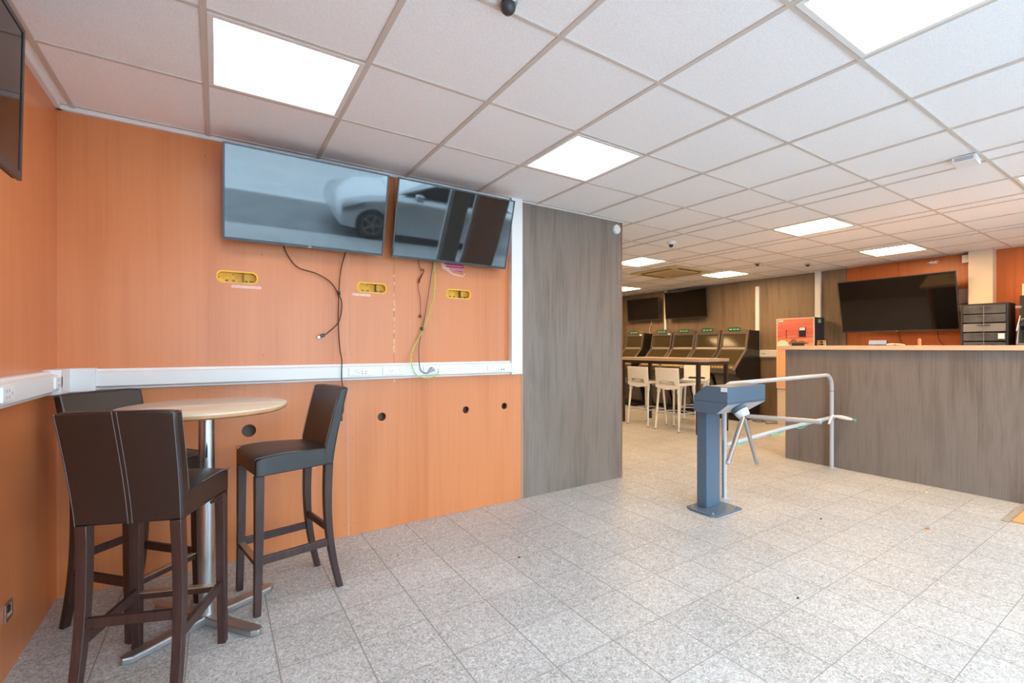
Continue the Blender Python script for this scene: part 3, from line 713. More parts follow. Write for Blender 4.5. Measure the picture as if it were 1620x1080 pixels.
# ------------------------------------------------------------------ bar stools (leather)
def make_bar_stool():
    t = empty('bar_stool', (0, 0, 0))
    # seat: rounded cushion, wider at the front
    n = 14; secs = []
    for i in range(n + 1):
        f = i / n; x = .185 - f * .385
        hw = .196 - .022 * f
        edge = 1.0 if 0 < i < n else .93
        top = .790 + .010 * math.sin(math.pi * min(1, f * 1.15)) - (.012 if i == 0 else 0)
        bot = .690
        ring = []
        K = 10
        for k in range(K + 1):
            s = -1 + 2 * k / K; e = abs(s) ** 4
            ring.append((x, s * hw * edge, top - .010 * e))
        for z in (top - .035, .73, bot): ring.append((x, hw * edge * 1.0, z))
        for k in range(1, K): s = 1 - 2 * k / K; ring.append((x, s * hw * edge, bot + .006))
        for z in (bot, .73, top - .035): ring.append((x, -hw * edge, z))
        secs.append(ring)
    m = MB(); m.loft(secs); seat = m.build('seat', m_leather, t, smooth=True, bevmod=.006)
    m = MB()
    for sg in (1, -1):
        m.tube([(.185 - i / n * .30, sg * (.196 - .022 * i / n) * (.995), .783 + .008 * math.sin(math.pi * min(1, i / n * 1.1))) for i in range(n)], .0022, 6)
    m.tube([(.1865, s * .19, .776) for s in (-1, -.5, 0, .5, 1)], .0022, 6)
    m.build('seam', m_stitch, seat, smooth=True)
    # backrest: slab with a lean and slight hollow
    NZ, NY = 12, 12; front, back = [], []
    def back_pt(zf, s, side):
        z = .688 + zf * (1.102 - .688)
        lean = .018 * zf + .062 * zf ** 1.4
        hw = .175 + .012 * zf
        hollow = .018 * (1 - s * s) * (zf if side else zf)
        xb = -.205 - lean - hollow * .8
        th = .062 - .016 * zf
        x = xb + (th if side else 0)
        return (x, s * hw, z + (.006 * (1 - abs(s) ** 6) if zf == 1 else 0))
    secs = []
    for i in range(NZ + 1):
        zf = i / NZ; ring = []
        for k in range(NY + 1): ring.append(back_pt(zf, -1 + 2 * k / NY, False))
        for k in range(NY + 1): ring.append(back_pt(zf, 1 - 2 * k / NY, True))
        secs.append(ring)
    m = MB(); m.loft(secs); bk = m.build('backrest', m_leather, t, smooth=True, bevmod=.008)
    m = MB()
    for off in (-.012, .002):
        m.tube([Vector(back_pt(i / 12, off / .18, False)) + Vector((-.0008, 0, 0)) for i in range(13)], .0013, 6)
    for sg in (-1, 1):
        m.tube([Vector(back_pt(i / 12, sg * .955, False)) + Vector((-.0008, 0, 0)) for i in range(13)], .0012, 6)
        m.tube([Vector(back_pt(i / 12, sg * .985, True)) + Vector((.0004, 0, 0)) for i in range(3, 13)], .0016, 6)
    m.build('stitching', m_stitch, bk, smooth=True)
    # legs
    def leg(pts, w):
        secs = [[(x - a, y - b, z), (x + a, y - b, z), (x + a, y + b, z), (x - a, y + b, z)] for (x, y, z), (a, b) in zip(pts, w)]
        m = MB(); m.loft(secs); return m
    for sg in (1, -1):
        leg([(.163, sg * .165, .69), (.165, sg * .166, .35), (.172, sg * .168, 0)], [(.021, .0195), (.019, .018), (.0155, .0155)]).build('leg', m_leg, t, bevmod=.003)
    for sg in (1, -1):
        pts, ws = [], []
        for i in range(13):
            f = i / 12; z = .69 * (1 - f)
            x = -.186 - .060 * f ** 2.4 + .012 * math.sin(math.pi * f) 
            pts.append((x, sg * (.150 + .012 * f), z)); ws.append((.0225 - .007 * f, .019 - .003 * f))
        leg(pts, ws).build('leg', m_leg, t, smooth=True, bevmod=.003)
    def xr(z):
        f = 1 - z / .69; return -.186 - .060 * f ** 2.4 + .012 * math.sin(math.pi * f)
    for sg in (1, -1):
        m = MB(); z = .265; m.box(xr(z), sg * .163 - .009, z - .020, .165, sg * .163 + .009, z + .020, .002); m.build('stretcher', m_leg, t)
    z = .335; m = MB(); m.box(xr(z) - .009, -.155, z - .018, xr(z) + .009, .155, z + .018, .002); m.build('stretcher', m_leg, t)
    z = .265; m = MB(); m.box(.156, -.165, .235, .176, .165, .262, .002); fr = m.build('footrest', m_leg, t)
    m = MB(); m.box(.150, -.150, .2622, .180, .150, .2665, .001); m.build('metal_strip', m_brass, fr)
    return t
st = make_bar_stool()
# origin is 0.187 behind the front feet
def put_stool(o, fx, fy, ang, label):
    a = R(ang); o.location = (fx - .172 * math.cos(a), fy - .172 * math.sin(a), 0); o.rotation_euler = (0, 0, a)
    tag(o, label, 'bar stool', 'leather bar stools around the round table')
s1, s2, s3 = st, copy_tree(st), copy_tree(st)
put_stool(s1, -.135, 2.508, 69.1, 'nearest brown leather bar stool, seen from behind with torn seat lining')
put_stool(s2, -.205, 2.785, -47, 'brown leather bar stool in the corner behind the round table')
put_stool(s3, .135, 2.755, 190.8, 'dark leather bar stool right of the round table, facing left')
# torn lining only on the nearest stool
m = MB(); rnd = random.Random(11)
for k in range(9):
    x = -.02 + k * .018; h = rnd.uniform(.004, .020)
    m.prism([(x, .694), (x + .018, .694), (x + .013, .692 - h), (x + .006, .692 - h * .6)], 'y', -.196, -.190)
m.build('torn_lining', m_leather, s1)

# ------------------------------------------------------------------ round table
t = empty('round_table', (-.042, 2.672, 0), 0, 'high round bistro table with pale top and steel column', 'table')
m = MB(); m.lathe([(.001, 1.0195), (.335, 1.0195), (.350, 1.029), (.350, 1.0402), (.001, 1.0402)], 72); m.build('table_edge', m_beech_edge, t, smooth=True)
m = MB(); m.lathe([(.001, 1.0404), (.350, 1.0404), (.350, 1.0485), (.348, 1.050), (.001, 1.050)], 72); m.build('tabletop', m_beech, t, smooth=True)
m = MB(); m.cyl((0, 0, .028), (0, 0, 1.008), .033, seg=40); col = m.build('column', m_steel, t, smooth=True)
m = MB(); m.prism([(.004, .80), (.012, .80), (.013, .845), (.010, .875), (.006, .845)], 'y', -.0345, -.0325); o = m.build('leaf_mark', m_dark_hole, col); o.rotation_euler = (0, 0, R(-14))
m = MB(); m.box(-.08, -.03, 1.008, .08, .03, 1.019, .002, Matrix.Rotation(R(20), 4, 'Z')); m.box(-.03, -.08, 1.008, .03, .08, 1.019, .002, Matrix.Rotation(R(20), 4, 'Z')); m.build('top_plate', m_steel, t)
for ang, L in ((30, .345), (211, .345), (-51, .335), (127, .35)):
    m = MB(); secs = []
    for i in range(13):
        f = i / 12; x = .01 + f * (L - .01); hw = .030 if f < .93 else .030 * math.sqrt(max(.15, 1 - ((f - .93) / .075) ** 2))
        zt = .030 + .016 * (1 - f) ** 3; 
        secs.append([(x, -hw, .004), (x, hw, .004), (x, hw, zt - .005), (x, hw * .8, zt), (x, -hw * .8, zt), (x, -hw, zt - .005)])
    m.loft(secs); o = m.build('foot', m_steel_dk, t, bevmod=.002); o.rotation_euler = (0, 0, R(ang))
for ang, L in ((30, .32), (211, .32), (-51, .31), (127, .325)):
    m = MB(); m.cyl((L * math.cos(R(ang)), L * math.sin(R(ang)), 0), (L * math.cos(R(ang)), L * math.sin(R(ang)), .005), .014, seg=14)
    m.build('glide', m_black, t)

# ------------------------------------------------------------------ turnstile
t = empty('turnstile', (3.28, 2.06, 0), 0, 'blue grey tripod turnstile with three metal arms on a floor post', 'turnstile')
def rel(p, o=(3.28, 2.06, 0)): return (p[0] - o[0], p[1] - o[1], p[2] - o[2])
m = MB(); m.prism([(-.035, .12), (.0, .08), (.33, .08), (.345, .11), (.345, .33), (.30, .36), (.0, .36), (-.035, .30)], 'z', 0, .014, .002); bp = m.build('base_plate', m_blue, t)
m = MB()
for x, y in ((.005, .125), (.30, .125), (.30, .325), (.02, .32)): m.cyl((x, y, .0142), (x, y, .026), .009, .006, 6)
m.build('anchor_bolt', m_steel, bp)
m = MB(); m.box(.083, .235, .0142, .268, .325, .808, .004); m.build('post', m_blue, t)
Xa, Xb = 0.0, .53
# housing as closed hexagonal shell with chamfers
EP = [(.295, .812), (.295, .937), (.185, 1.022), (.0, 1.022), (.0, .900), (0, .886), (.095, .805)]
EPm = [(.295, .812), (.295, .937), (.185, 1.022), (.0, 1.022), (.0, .902)]
m = MB()
low = [(.295, .808), (.295, .8975), (.0, .8975), (.0, .885), (.095, .805)]
A = [(Xa, y, z) for y, z in low]; B = [(Xb, .295, .885), (Xb, .295, .8975), (Xb, 0, .8975), (Xb, 0, .885), (Xb, .02, .885)]
B[0] = (Xb - .09, .295, .808); B[4] = (Xb - .09, .095, .805)
B = [(Xb - .085, .295, .808), (Xb, .295, .8975), (Xb, 0, .8975), (Xb, 0, .885), (Xb - .085, .095, .805)]
m.loft([A, B]); lh = m.build('lower_housing', [m_blue, m_under], t, bevmod=.002)
for p in lh.data.polygons:
    if p.normal.y < -.3 and p.normal.z < -.3: p.material_index = 1
m = MB(); m.prism([(.295, .9005), (.295, .937), (.185, 1.022), (.0, 1.022), (.0, .9005)], 'x', Xa, Xb, .002); m.build('upper_housing', m_blue, t)
m = MB(); m.prism([(.004, .8975), (.291, .8975), (.291, .9005), (.004, .9005)], 'x', Xa + .003, Xb - .003); m.build('seam_gap', m_dark_hole, t)
m = MB(); m.box(-.0012, .002, .985, -.0002, .055, 1.018); s_ = m.build('rating_label', m_white2, t)
hub0 = Vector(rel((3.485, 2.098, .850))); ax = Vector((.08, -.61, -.80)).normalized()
m = MB(); m.cyl(hub0, hub0 + ax * .025, .058, seg=32); m.build('hub_ring', m_blue, t, smooth=True)
m = MB(); m.cyl(hub0 + ax * .027, hub0 + ax * .085, .056, .046, 32, bev=.006); m.build('hub', m_white_foot, t, smooth=True)
hc = Vector(rel((3.48, 2.05, .79)))
for d in ((-.78, -.22, -.59), (.55, .10, -.83), (.37, -.93, .0)):
    d = Vector(d).normalized(); L = .50
    m = MB(); m.cyl(hc + d * .02, hc + d * L, .0165, seg=20); a = m.build('arm', m_steel, t, smooth=True)
    m = MB(); m.cyl(hc + d * (L + .0005), hc + d * (L + .008), .0165, .013, 20); m.build('end_cap', m_grey_foot, a, smooth=True)

# ------------------------------------------------------------------ guard rail
t = empty('guard_rail', (3.74, 2.38, 0), 0, 'white tubular guard rail between the turnstile and the bar counter', 'railing')
xs, ys = 0.0, 0.0; xe, ye = 1.955, -.030
m = MB()
path = [(xs, ys, 0), (xs, ys, .905)] + [(xs + .10 - .10 * math.cos(a), ys, .905 + .10 * math.sin(a)) for a in [R(15 * k) for k in range(1, 7)]]
path += [(xe - .13 + .13 * math.sin(a), ye, .895 + .13 * math.cos(a)) for a in [R(15 * k) for k in range(0, 7)]] + [(xe, ye, .6), (xe, ye, 0)]
m.tube([Vector(p) for p in path], .020, 16); m.build('rail_frame', m_rail, t, smooth=True)
m = MB(); m.tube([(xs + .02, ys, .47), (xe * .5, .008, .515), (xe - .02, ye, .555)], .019, 16); low = m.build('lower_rail', m_rail, t, smooth=True)
for x0 in (.10, .75, 1.25, 1.66):
    m = MB(); m.tube([(x0, .0, .450 + .0425 * x0), (x0 + .08, .0, .438 + .0425 * x0), (x0 + .18, .0, .452 + .0425 * x0), (x0 + .26, .0, .468 + .0425 * x0)], .007, 6)
    m.build('green_cord', m_greenw, low, smooth=True)
for x, y in ((0, 0), (xe, ye)):
    m = MB(); m.cyl((x, y, 0), (x, y, .008), .045, seg=24); m.box(x - .02, y - .06, 0, x + .02, y + .0, .006); m.build('floor_flange', m_rail, t, smooth=True)
m = MB(); m.cyl((xe, ye, .846), (xe, ye, .850), .0208, seg=16, caps=True); m.build('joint_ring', m_dark_hole, t)
m = MB(); m.tube([(xe - .14, ye - .03, .50), (xe - .10, ye - .035, .57), (xe - .04, ye - .03, .585), (xe, ye - .03, .56)], .012, 8); m.tube([(xe + .0, ye - .03, .575), (xe - .005, ye - .09, .570), (xe - .01, ye - .15, .565), (xe - .015, ye - .20, .560)], .020, 8, rs=[.012, .022, .020, .012]); m.build('cable_wrap', m_bubble, t)
m = MB(); m.tube([(xe - .014, ye - .19, .560), (xe - .016, ye - .235, .556)], .010, 6); m.build('cable_end', m_greenw, t)
m = MB(); m.tube([(-.026, -.01, .02), (-.030, -.01, .30), (-.026, -.01, .46), (-.030, -.01, .52)], .004, 6); m.build('taped_cable', m_grey_cable, t)

# ------------------------------------------------------------------ bar counter
t = empty('bar_counter', (5.735, 0, 0), 0, 'long grey oak bar counter with a pale beech top', 'bar counter')
m = MB(); m.box(.012, .0, 0, .05, 2.865, 1.298, 0); m.build('front_panel', m_grey, t)
m = MB(); m.box(.051, 2.83, 0, .45, 2.865, 1.298); m.build('end_panel', m_beech_edge, t)
m = MB(); m.box(.10, .02, .06, .42, 2.80, 1.28); m.build('carcass', m_blackmat, t)
m = MB(); m.box(-.02, -.03, 1.300, .50, 2.935, 1.345, .003); m.build('countertop', m_counter_top, t)
# low orange mat with grey border strip
m = MB(); m.box(5.09, -.6, .001, 5.74, .885, .012, .002); tag(m.build('doormat', m_mat), 'orange brown mat on the floor in front of the bar, at the right edge', 'mat')
m = MB(); m.box(5.05, .888, .0, 5.735, .93, .007); struct(m.build('trim_9', m_matedge), 'grey floor strip beside the mat')
# crumbs of debris
for i, (x, y, s, lb) in enumerate(((5.45, 1.49, .020, 'beige crumb of debris on the floor beside the bar counter front'), (4.35, 1.19, .03, 'brown debris scrap on the floor in front of the counter, rightmost'), (3.92, 1.70, .016, 'small dark debris scrap on the floor right of the turnstile'), (2.58, 1.23, .012, 'tiny black debris speck on the floor in front of the turnstile'), (1.60, 2.42, .012, 'small black debris chip on the floor near the orange wall'))):
    m = MB(); m.prism([(0, 0), (s, .2 * s), (s * 1.5, -.2 * s), (s * 1.1, -.6 * s), (.3 * s, -.5 * s)], 'z', .0, .004 if i else .012); o = m.build('debris', [m_filler, m_orange_far, m_dark_hole, m_dark_hole, m_dark_hole][i]); o.location = (x, y, 0); tag(o, lb, 'debris', 'scraps on the tiled floor')
# things on the counter
z = 1.3455
t = empty('tablet', (5.98, 2.03, z), 0, 'small tablet with a pale blue screen standing on the bar counter', 'tablet')
m = MB(); m.box(-.006, -.085, .004, .006, .085, .062, .003, Matrix.Rotation(R(12), 4, 'Y')); m.build('tablet_case', m_black, t)
m = MB(); m.box(-.0075, -.079, .010, -.0062, .079, .056, 0, Matrix.Rotation(R(12), 4, 'Y')); m.build('tablet_screen', m_tblue, t)
m = MB(); m.box(.0, -.03, 0, .05, .03, .006); m.build('stand', m_black, t)
m = MB(); rnd = random.Random(2)
m.tube(spline([(0, -.07, .006), (.03, -.03, .012), (-.02, .0, .016), (.02, .04, .010), (-.02, .07, .012), (.0, .03, .018), (.03, -.02, .010), (-.02, -.06, .008)]), .006, 6)
o = m.build('coiled_cable', m_paper, smooth=True); o.location = (5.95, 1.86, z); tag(o, 'cream cable bundle lying beside the tablet on the bar', 'cable')
m = MB(); m.lathe([(.014, 0), (.015, .01), (.012, .03), (.015, .05), (.011, .068), (.004, .072)], 20); o = m.build('wooden_pepper_mill', m_bottle, smooth=True); o.location = (5.95, 1.67, z); tag(o, 'small wooden mill standing on the bar counter', 'pepper mill')
m = MB()
for yy in (-.035, .035): m.tube([(-.02, yy, .003), (-.02, yy * .8, .060), (.02, yy * .8, .060), (.02, yy, .003)], .003, 6)
for h in (.004, .03, .058): m.tube([(-.02, -.034, h), (-.02, .034, h), (.02, .034, h), (.02, -.034, h), (-.02, -.034, h)], .003, 6)
o = m.build('napkin_holder', m_gold, smooth=True); o.location = (5.95, 2.56, z); tag(o, 'gold wire napkin holder on the bar end below the sunset cabinet', 'napkin holder')
m = MB(); m.lathe([(.018, 0), (.030, .004), (.033, .006), (.001, .005)], 20); o = m.build('saucer', m_steel, smooth=True); o.location = (5.95, 1.20, z); tag(o, 'small metal dish on the bar below the drawer unit', 'dish')

# ------------------------------------------------------------------ back bar: worktop, drawers, coffee machine
t = empty('back_bar_cabinet', (7.95, 0, 0), 0, 'low back bar cabinet under the drawer unit and coffee machine', 'cabinet')
m = MB(); m.box(.02, -.2, .08, .44, 3.0, 1.12); m.build('cabinet_body', m_grey, t)
m = MB(); m.box(.0, -.22, 1.122, .455, 3.02, 1.16, .003); m.build('worktop', m_counter_top, t)
t = empty('drawer_unit', (8.02, 1.42, 1.162), 0, 'dark smoked plastic drawer unit on the back bar right of the large television', 'drawer unit')
m = MB(); m.box(.0, 0, 0, .34, .018, .71); m.box(0, .402, 0, .34, .42, .71); m.box(.0, .018, .695, .34, .402, .71); m.box(.32, .018, 0, .34, .402, .695); m.box(0, .018, 0, .32, .402, .012); m.build('frame', m_blackmat, t)
hts = [.015, .13, .245, .36, .475, .585]
for k, h in enumerate(hts):
    m = MB(); m.box(-.006, .022, h, .30, .398, h + (.10 if k < 5 else .105), .004); d = m.build('drawer', m_drawer if k not in (3,) else m_grey_slat, t)
    m = MB(); m.box(-.016, .15, h + .075, -.0065, .27, h + .088, .002); m.build('drawer_lip', m_drawer, d)
m = MB(); m.box(-.012, .03, .27, -.0065, .085, .335); m.build('paper_label', m_white2, t)
m = MB(); m.box(-.019, .205, .02, -.0165, .211, .68); m.build('clear_strip', m_grey_slat, t)
# coffee machine
t = empty('coffee_machine', (7.98, .93, 1.162), 0, 'espresso machine with dark body at the right edge behind the bar', 'coffee machine')
m = MB(); m.prism([(.0, .0), (.42, .0), (.42, .78), (.05, .78), (.05, .42), (.18, .38), (.18, .10), (.0, .06)], 'y', 0, .40, .006); m.build('body', m_blackmat, t)
m = MB(); m.prism([(-.03, .20), (.18, .20), (.18, .44), (.07, .44)], 'y', .401, .415); m.box(-.03, .05, .195, .17, .41, .215); m.build('side_plate', m_steel, t)
m = MB(); m.cyl((.06, .30, .55), (.06, .30, .62), .035, seg=20); m.cyl((.02, .30, .60), (-.03, .30, .615), .022, seg=16); m.cyl((-.05, .32, .57), (-.05, .32, .51), .030, .022, 16); m.cyl((-.03, .34, .50), (-.11, .36, .49), .012, seg=10); m.cyl((.02, .39, .54), (-.02, .415, .36), .006, seg=8); m.cyl((-.02, .37, .64), (-.02, .42, .64), .020, seg=14); m.build('group_head', m_steel, t, smooth=True)
m = MB(); m.box(.08, .10, .782, .38, .385, .92, .003); o = m.build('storage_box', m_beech); o.location = (7.98, .93, 1.162); tag(o, 'pale wooden box on top of the coffee machine', 'box')
# column, sensor and brown block on the bar wall
m = MB(); m.box(8.42, 1.63, 0, 8.598, 1.86, CH - .001); struct(m.build('wall_column', m_cream), 'cream column in the bar wall')
m = MB(); m.box(8.50, 1.861, 2.47, 8.598, 1.94, 2.575, .004); tag(m.build('wall_sensor', m_white2), 'cream sensor box beside the column under the ceiling', 'sensor')
m = MB(); m.box(8.52, 1.862, 1.92, 8.598, 1.98, 2.12); tag(m.build('wall_block', m_colbrown), 'dark brown block on the wall between large television and column', 'wall block')
m = MB(); m.box(8.54, 1.862, 1.82, 8.598, 2.0, 1.905); tag(m.build('junction_box', m_cream), 'cream junction box just below the dark brown wall block', 'junction box')
t = empty('wall_emblem', (8.59, 2.26, 2.535), 0, 'small white twisted ornament on the orange wall above the large television', 'ornament')
m = MB(); m.tube(spline([(0, -.06, .0), (0, -.03, .022), (0, 0, -.012), (0, .02, .022), (0, .03, -.012), (0, -.01, .012), (0, -.035, -.014), (0, .06, .008)]), .006, 6); m.build('ribbon', m_white2, t, smooth=True)
# cables below the large television
for y0, lb in ((2.62, 'thin dark cable hanging below the middle of the large television'), (1.98 + .2, 'thin dark cable with a loop below the right of the large television')):
    cable('thin_cable', [(8.592, y0 + .03, 1.70), (8.592, y0 + .03, 1.50), (8.592, y0, 1.40), (8.592, y0 - .08, 1.30), (8.592, y0 - .10, 1.17)], .005, m_red_cable, lb)

# ------------------------------------------------------------------ sunset cabinet (ticket machine)
t = empty('sunset_cabinet', (8.19, 3.63, 0), 0, 'tall cabinet with a sunset print standing at the oak wall behind the bar end', 'vending machine')
m = MB(); m.box(.02, .03, .0, .33, .60, .62, .004); m.build('pedestal', m_cream, t)
m = MB(); m.box(.012, .0, .622, .335, .600, 1.82, .004); m.build('cabinet_body', m_navy, t)
m = MB(); m.box(.0, .008, .63, .011, .592, 1.81, .002); fp = m.build('printed_front', m_sunset, t)
m = plate_with_holes([(0, .622), (.60, .622), (.60, 1.82), (0, 1.82)], [[(.014, .64), (.586, .64), (.586, 1.803), (.014, 1.803)]], 0, .016)
fr = m.build('front_frame', m_cream, t); fr.rotation_euler = (0, 0, R(90)); fr.location = (.010, 0, 0)
m = MB(); m.lathe([(.001, -.001), (.105, -.001), (.105, .001)], 32, (-.001, .50, 1.345), 'x')
bmesh.ops.bisect_plane(m.bm, geom=m.bm.verts[:] + m.bm.edges[:] + m.bm.faces[:], plane_co=(0, 0, 1.345), plane_no=(0, 0, -1), clear_outer=True)
m.build('printed_sun', m_paper, fp)
m = MB(); m.prism([(.08, 1.39), (.14, 1.42), (.19, 1.445), (.25, 1.42), (.30, 1.46), (.34, 1.465), (.40, 1.40), (.42, 1.38), (.08, 1.38)], 'x', -.0015, -.0002); m.build('printed_hills', m_edge, fp)
m = MB(); m.box(-.006, .130, 1.50, -.0002, .235, 1.66); m.build('display_window', m_navy, fp)
m = MB(); m.box(-.008, .14, 1.61, -.0061, .225, 1.655); m.build('display_label', m_white2, fp)
m = MB(); m.box(-.010, .150, 1.35, -.0002, .35, 1.40, .002); m.build('slot', m_table_dk, fp)
m = MB()
for h in (1.50, 1.535, 1.57, 1.605): m.cyl((-.006, .435, h), (-.0002, .435, h), .011, seg=12)
m.build('button', m_black, fp)
m = MB(); m.box(-.002, .49, 1.765, -.0002, .57, 1.79); m.build('title_label', m_white2, fp)
m = MB(); m.box(.13, -.0015, 1.73, .22, -.0002, 1.79); m.build('side_sticker', m_greenw, t)
m = MB(); m.tube(spline([(8.15, 4.42, .006), (8.05, 4.5, .006), (8.12, 4.62, .008), (8.22, 4.5, .010), (8.10, 4.36, .008), (8.0, 4.30, .006), (8.2, 4.22, .006)]), .008, 6)
tag(m.build('loose_cable', m_grey_cable, smooth=True), 'dark cable lying on the floor by the sunset cabinet', 'cable')

# ------------------------------------------------------------------ gaming machines
def make_machine():
    """local: x from -0.90 (player side) to 0 (wall), y centred, width .53"""
    t = empty('gaming_machine', (0, 0, 0)); hw = .262
    prof = [(-.08, .085), (-.08, 1.62), (-.40, 1.62), (-.465, 1.29), (-.80, .975), (-.865, .925), (-.86, .86), (-.70, .80), (-.42, .12), (-.42, .085)]
    m = MB(); m.prism(prof, 'y', -hw + .022, hw - .022); m.build('cabinet_body', m_mach, t)
    for sg in (-1, 1):
        p2 = [(-.06, .085), (-.06, 1.64), (-.425, 1.64), (-.488, 1.285), (-.80, .99)]
        p2 += [(-.80, .80), (-.66, .76), (-.40, .085)]
        m = MB(); m.prism(p2, 'y', sg * hw - (.021 if sg > 0 else 0), sg * hw + (0 if sg > 0 else .021)); s = m.build('side_panel', m_mach_side, t)
        # silver profile following the front edge
        path = [(-.405, 1.66), (-.432, 1.62), (-.497, 1.285), (-.815, .985), (-.885, .915), (-.86, .85)]
        mm = MB(); inn = [(x + .035, z + (.0 if i else 0)) for i, (x, z) in enumerate(path)]
        mm.prism(path + inn[::-1], 'y', sg * (hw + .003) - (.028 if sg > 0 else 0), sg * (hw + .003) + (0 if sg > 0 else .028), .003); mm.build('side_trim', m_trim_dk, s)
    # curved topper with display
    arc = [(-hw + .024, 1.575)] + [(-hw + .02 + (2 * hw - .04) * k / 12, 1.655 + .055 * math.sin(math.pi * k / 12)) for k in range(13)] + [(hw - .024, 1.575)]
    m = MB(); m.prism(arc, 'x', -.442, -.30, .004); tp = m.build('topper', m_topper, t)
    m = MB(); m.box(-.450, -.115, 1.632, -.4425, .115, 1.692, .002); ds = m.build('display', m_disp, tp)
    m = MB(); rnd = random.Random(4)
    for k in range(6):
        y = -.098 + k * .035; m.box(-.4520, y, 1.650, -.4502, y + .018, 1.654); m.box(-.4520, y, 1.670, -.4502, y + .018, 1.674); m.box(-.4520, y + (0 if k % 2 else .014), 1.650, -.4502, y + (.005 if k % 2 else .019), 1.674)
    m.build('display_letters', m_disp_lit, ds)
    def face(p0, p1, y0, y1, off, th):
        """slab along profile edge p0->p1 (x,z) offset outward"""
        d = Vector((p1[0] - p0[0], p1[1] - p0[1])).normalized(); n = Vector((-abs(d.y), 0)) ; n = Vector((-d.y, d.x))
        if n.x > 0: n = -n
        a = Vector(p0) + n * off; b = Vector(p1) + n * off; c = b + n * th; e = a + n * th
        return [(a.x, a.y), (b.x, b.y), (c.x, c.y), (e.x, e.y)], y0, y1
    def slab(p0, p1, y0, y1, off, th, name, mat, par):
        pl, a, b = face(p0, p1, y0, y1, off, th); m = MB(); m.prism(pl, 'y', a, b, .001); return m.build(name, mat, par)
    us = slab((-.410, 1.573), (-.462, 1.305), -hw + .024, hw - .024, .0005, .010, 'screen_surround', m_mach, t)
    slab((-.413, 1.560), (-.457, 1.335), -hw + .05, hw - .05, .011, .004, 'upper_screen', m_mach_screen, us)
    slab((-.455, 1.318), (-.465, 1.285), -hw + .024, hw - .024, .012, .010, 'silver_bar', m_mach_trim, us)
    ls = slab((-.468, 1.283), (-.79, .985), -hw + .024, hw - .024, .0005, .008, 'lower_surround', m_mach, t)
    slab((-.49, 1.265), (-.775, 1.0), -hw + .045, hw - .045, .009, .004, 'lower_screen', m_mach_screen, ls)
    dk = slab((-.80, .972), (-.862, .928), -hw + .026, hw - .026, .0005, .014, 'button_deck', m_topper, t)
    m = MB()
    for k in range(7): y = -.18 + k * .06; m.cyl((-.842, y, .955), (-.850, y, .968), .014, seg=12)
    m.build('deck_button', m_yellow, dk)
    m = MB(); m.box(-.60, -.16, .50, -.565, .16, .58, .004, Matrix.Translation((-.03, 0, 0))); m.build('coin_tray', m_mach_trim, t)
    m = MB(); m.box(-.5, -.2, .12, -.435, .2, .42, .004); m.build('belly_door', m_mach, t)
    m = MB(); m.box(-.70, -hw + .0, 0, -.06, hw - .0, .08, .004); m.build('base', m_mach_side, t)
    m = MB(); m.box(-.84, -.08, .60, -.50, -.02, .64); m.build('footbar', m_mach_trim, t)
    return t
gm = make_machine()
LM = ['gaming machine nearest the sunset cabinet, rightmost of the four in a row', 'gaming machine second from the right in the row of four', 'gaming machine third from the right in the row of four', 'gaming machine leftmost in the row of four under the far televisions',
      'gaming machine standing apart, far left beside the grey oak panel']
for i, y in enumerate((4.985, 5.545, 6.095, 6.655, 7.44)):
    o = gm if i == 0 else copy_tree(gm); o.location = (XR, y, 0); tag(o, LM[i], 'gaming machine', 'gaming machines along the far oak wall')
    for ch in list(o.children):
        if i in (3, 4) and ch.name.startswith('cabinet_body'):
            m = MB(); m.box(-.447, -.225, 1.590, -.4425, -.165, 1.625); m.build('price_card', m_white2, o)

# ------------------------------------------------------------------ high table in the gaming area
t = empty('high_table', (6.49, 5.09, 0), 0, 'long high table with weathered oak top and dark steel frame', 'table')
hx, hy = .39, .80
m = MB(); m.box(-hx, -hy, 1.103, hx, hy, 1.150, .003); m.build('tabletop', m_hightop, t)
m = MB(); m.box(-hx + .01, -hy + .01, 1.055, hx - .01, -hy + .06, 1.102); m.box(-hx + .01, hy - .06, 1.055, hx - .01, hy - .01, 1.102); m.box(-hx + .01, -hy + .06, 1.055, -hx + .06, hy - .06, 1.102); m.box(hx - .06, -hy + .06, 1.055, hx - .01, hy - .06, 1.102); m.build('top_frame', m_table_dk, t)
for x, y in ((-1, -1), (-1, 1), (1, -1), (1, 1)):
    x0 = x * (hx - .035); y0 = y * (hy - .035); m = MB(); m.box(x0 - .025, y0 - .025, 0, x0 + .025, y0 + .025, 1.0548); m.build('leg', m_table_dk, t)

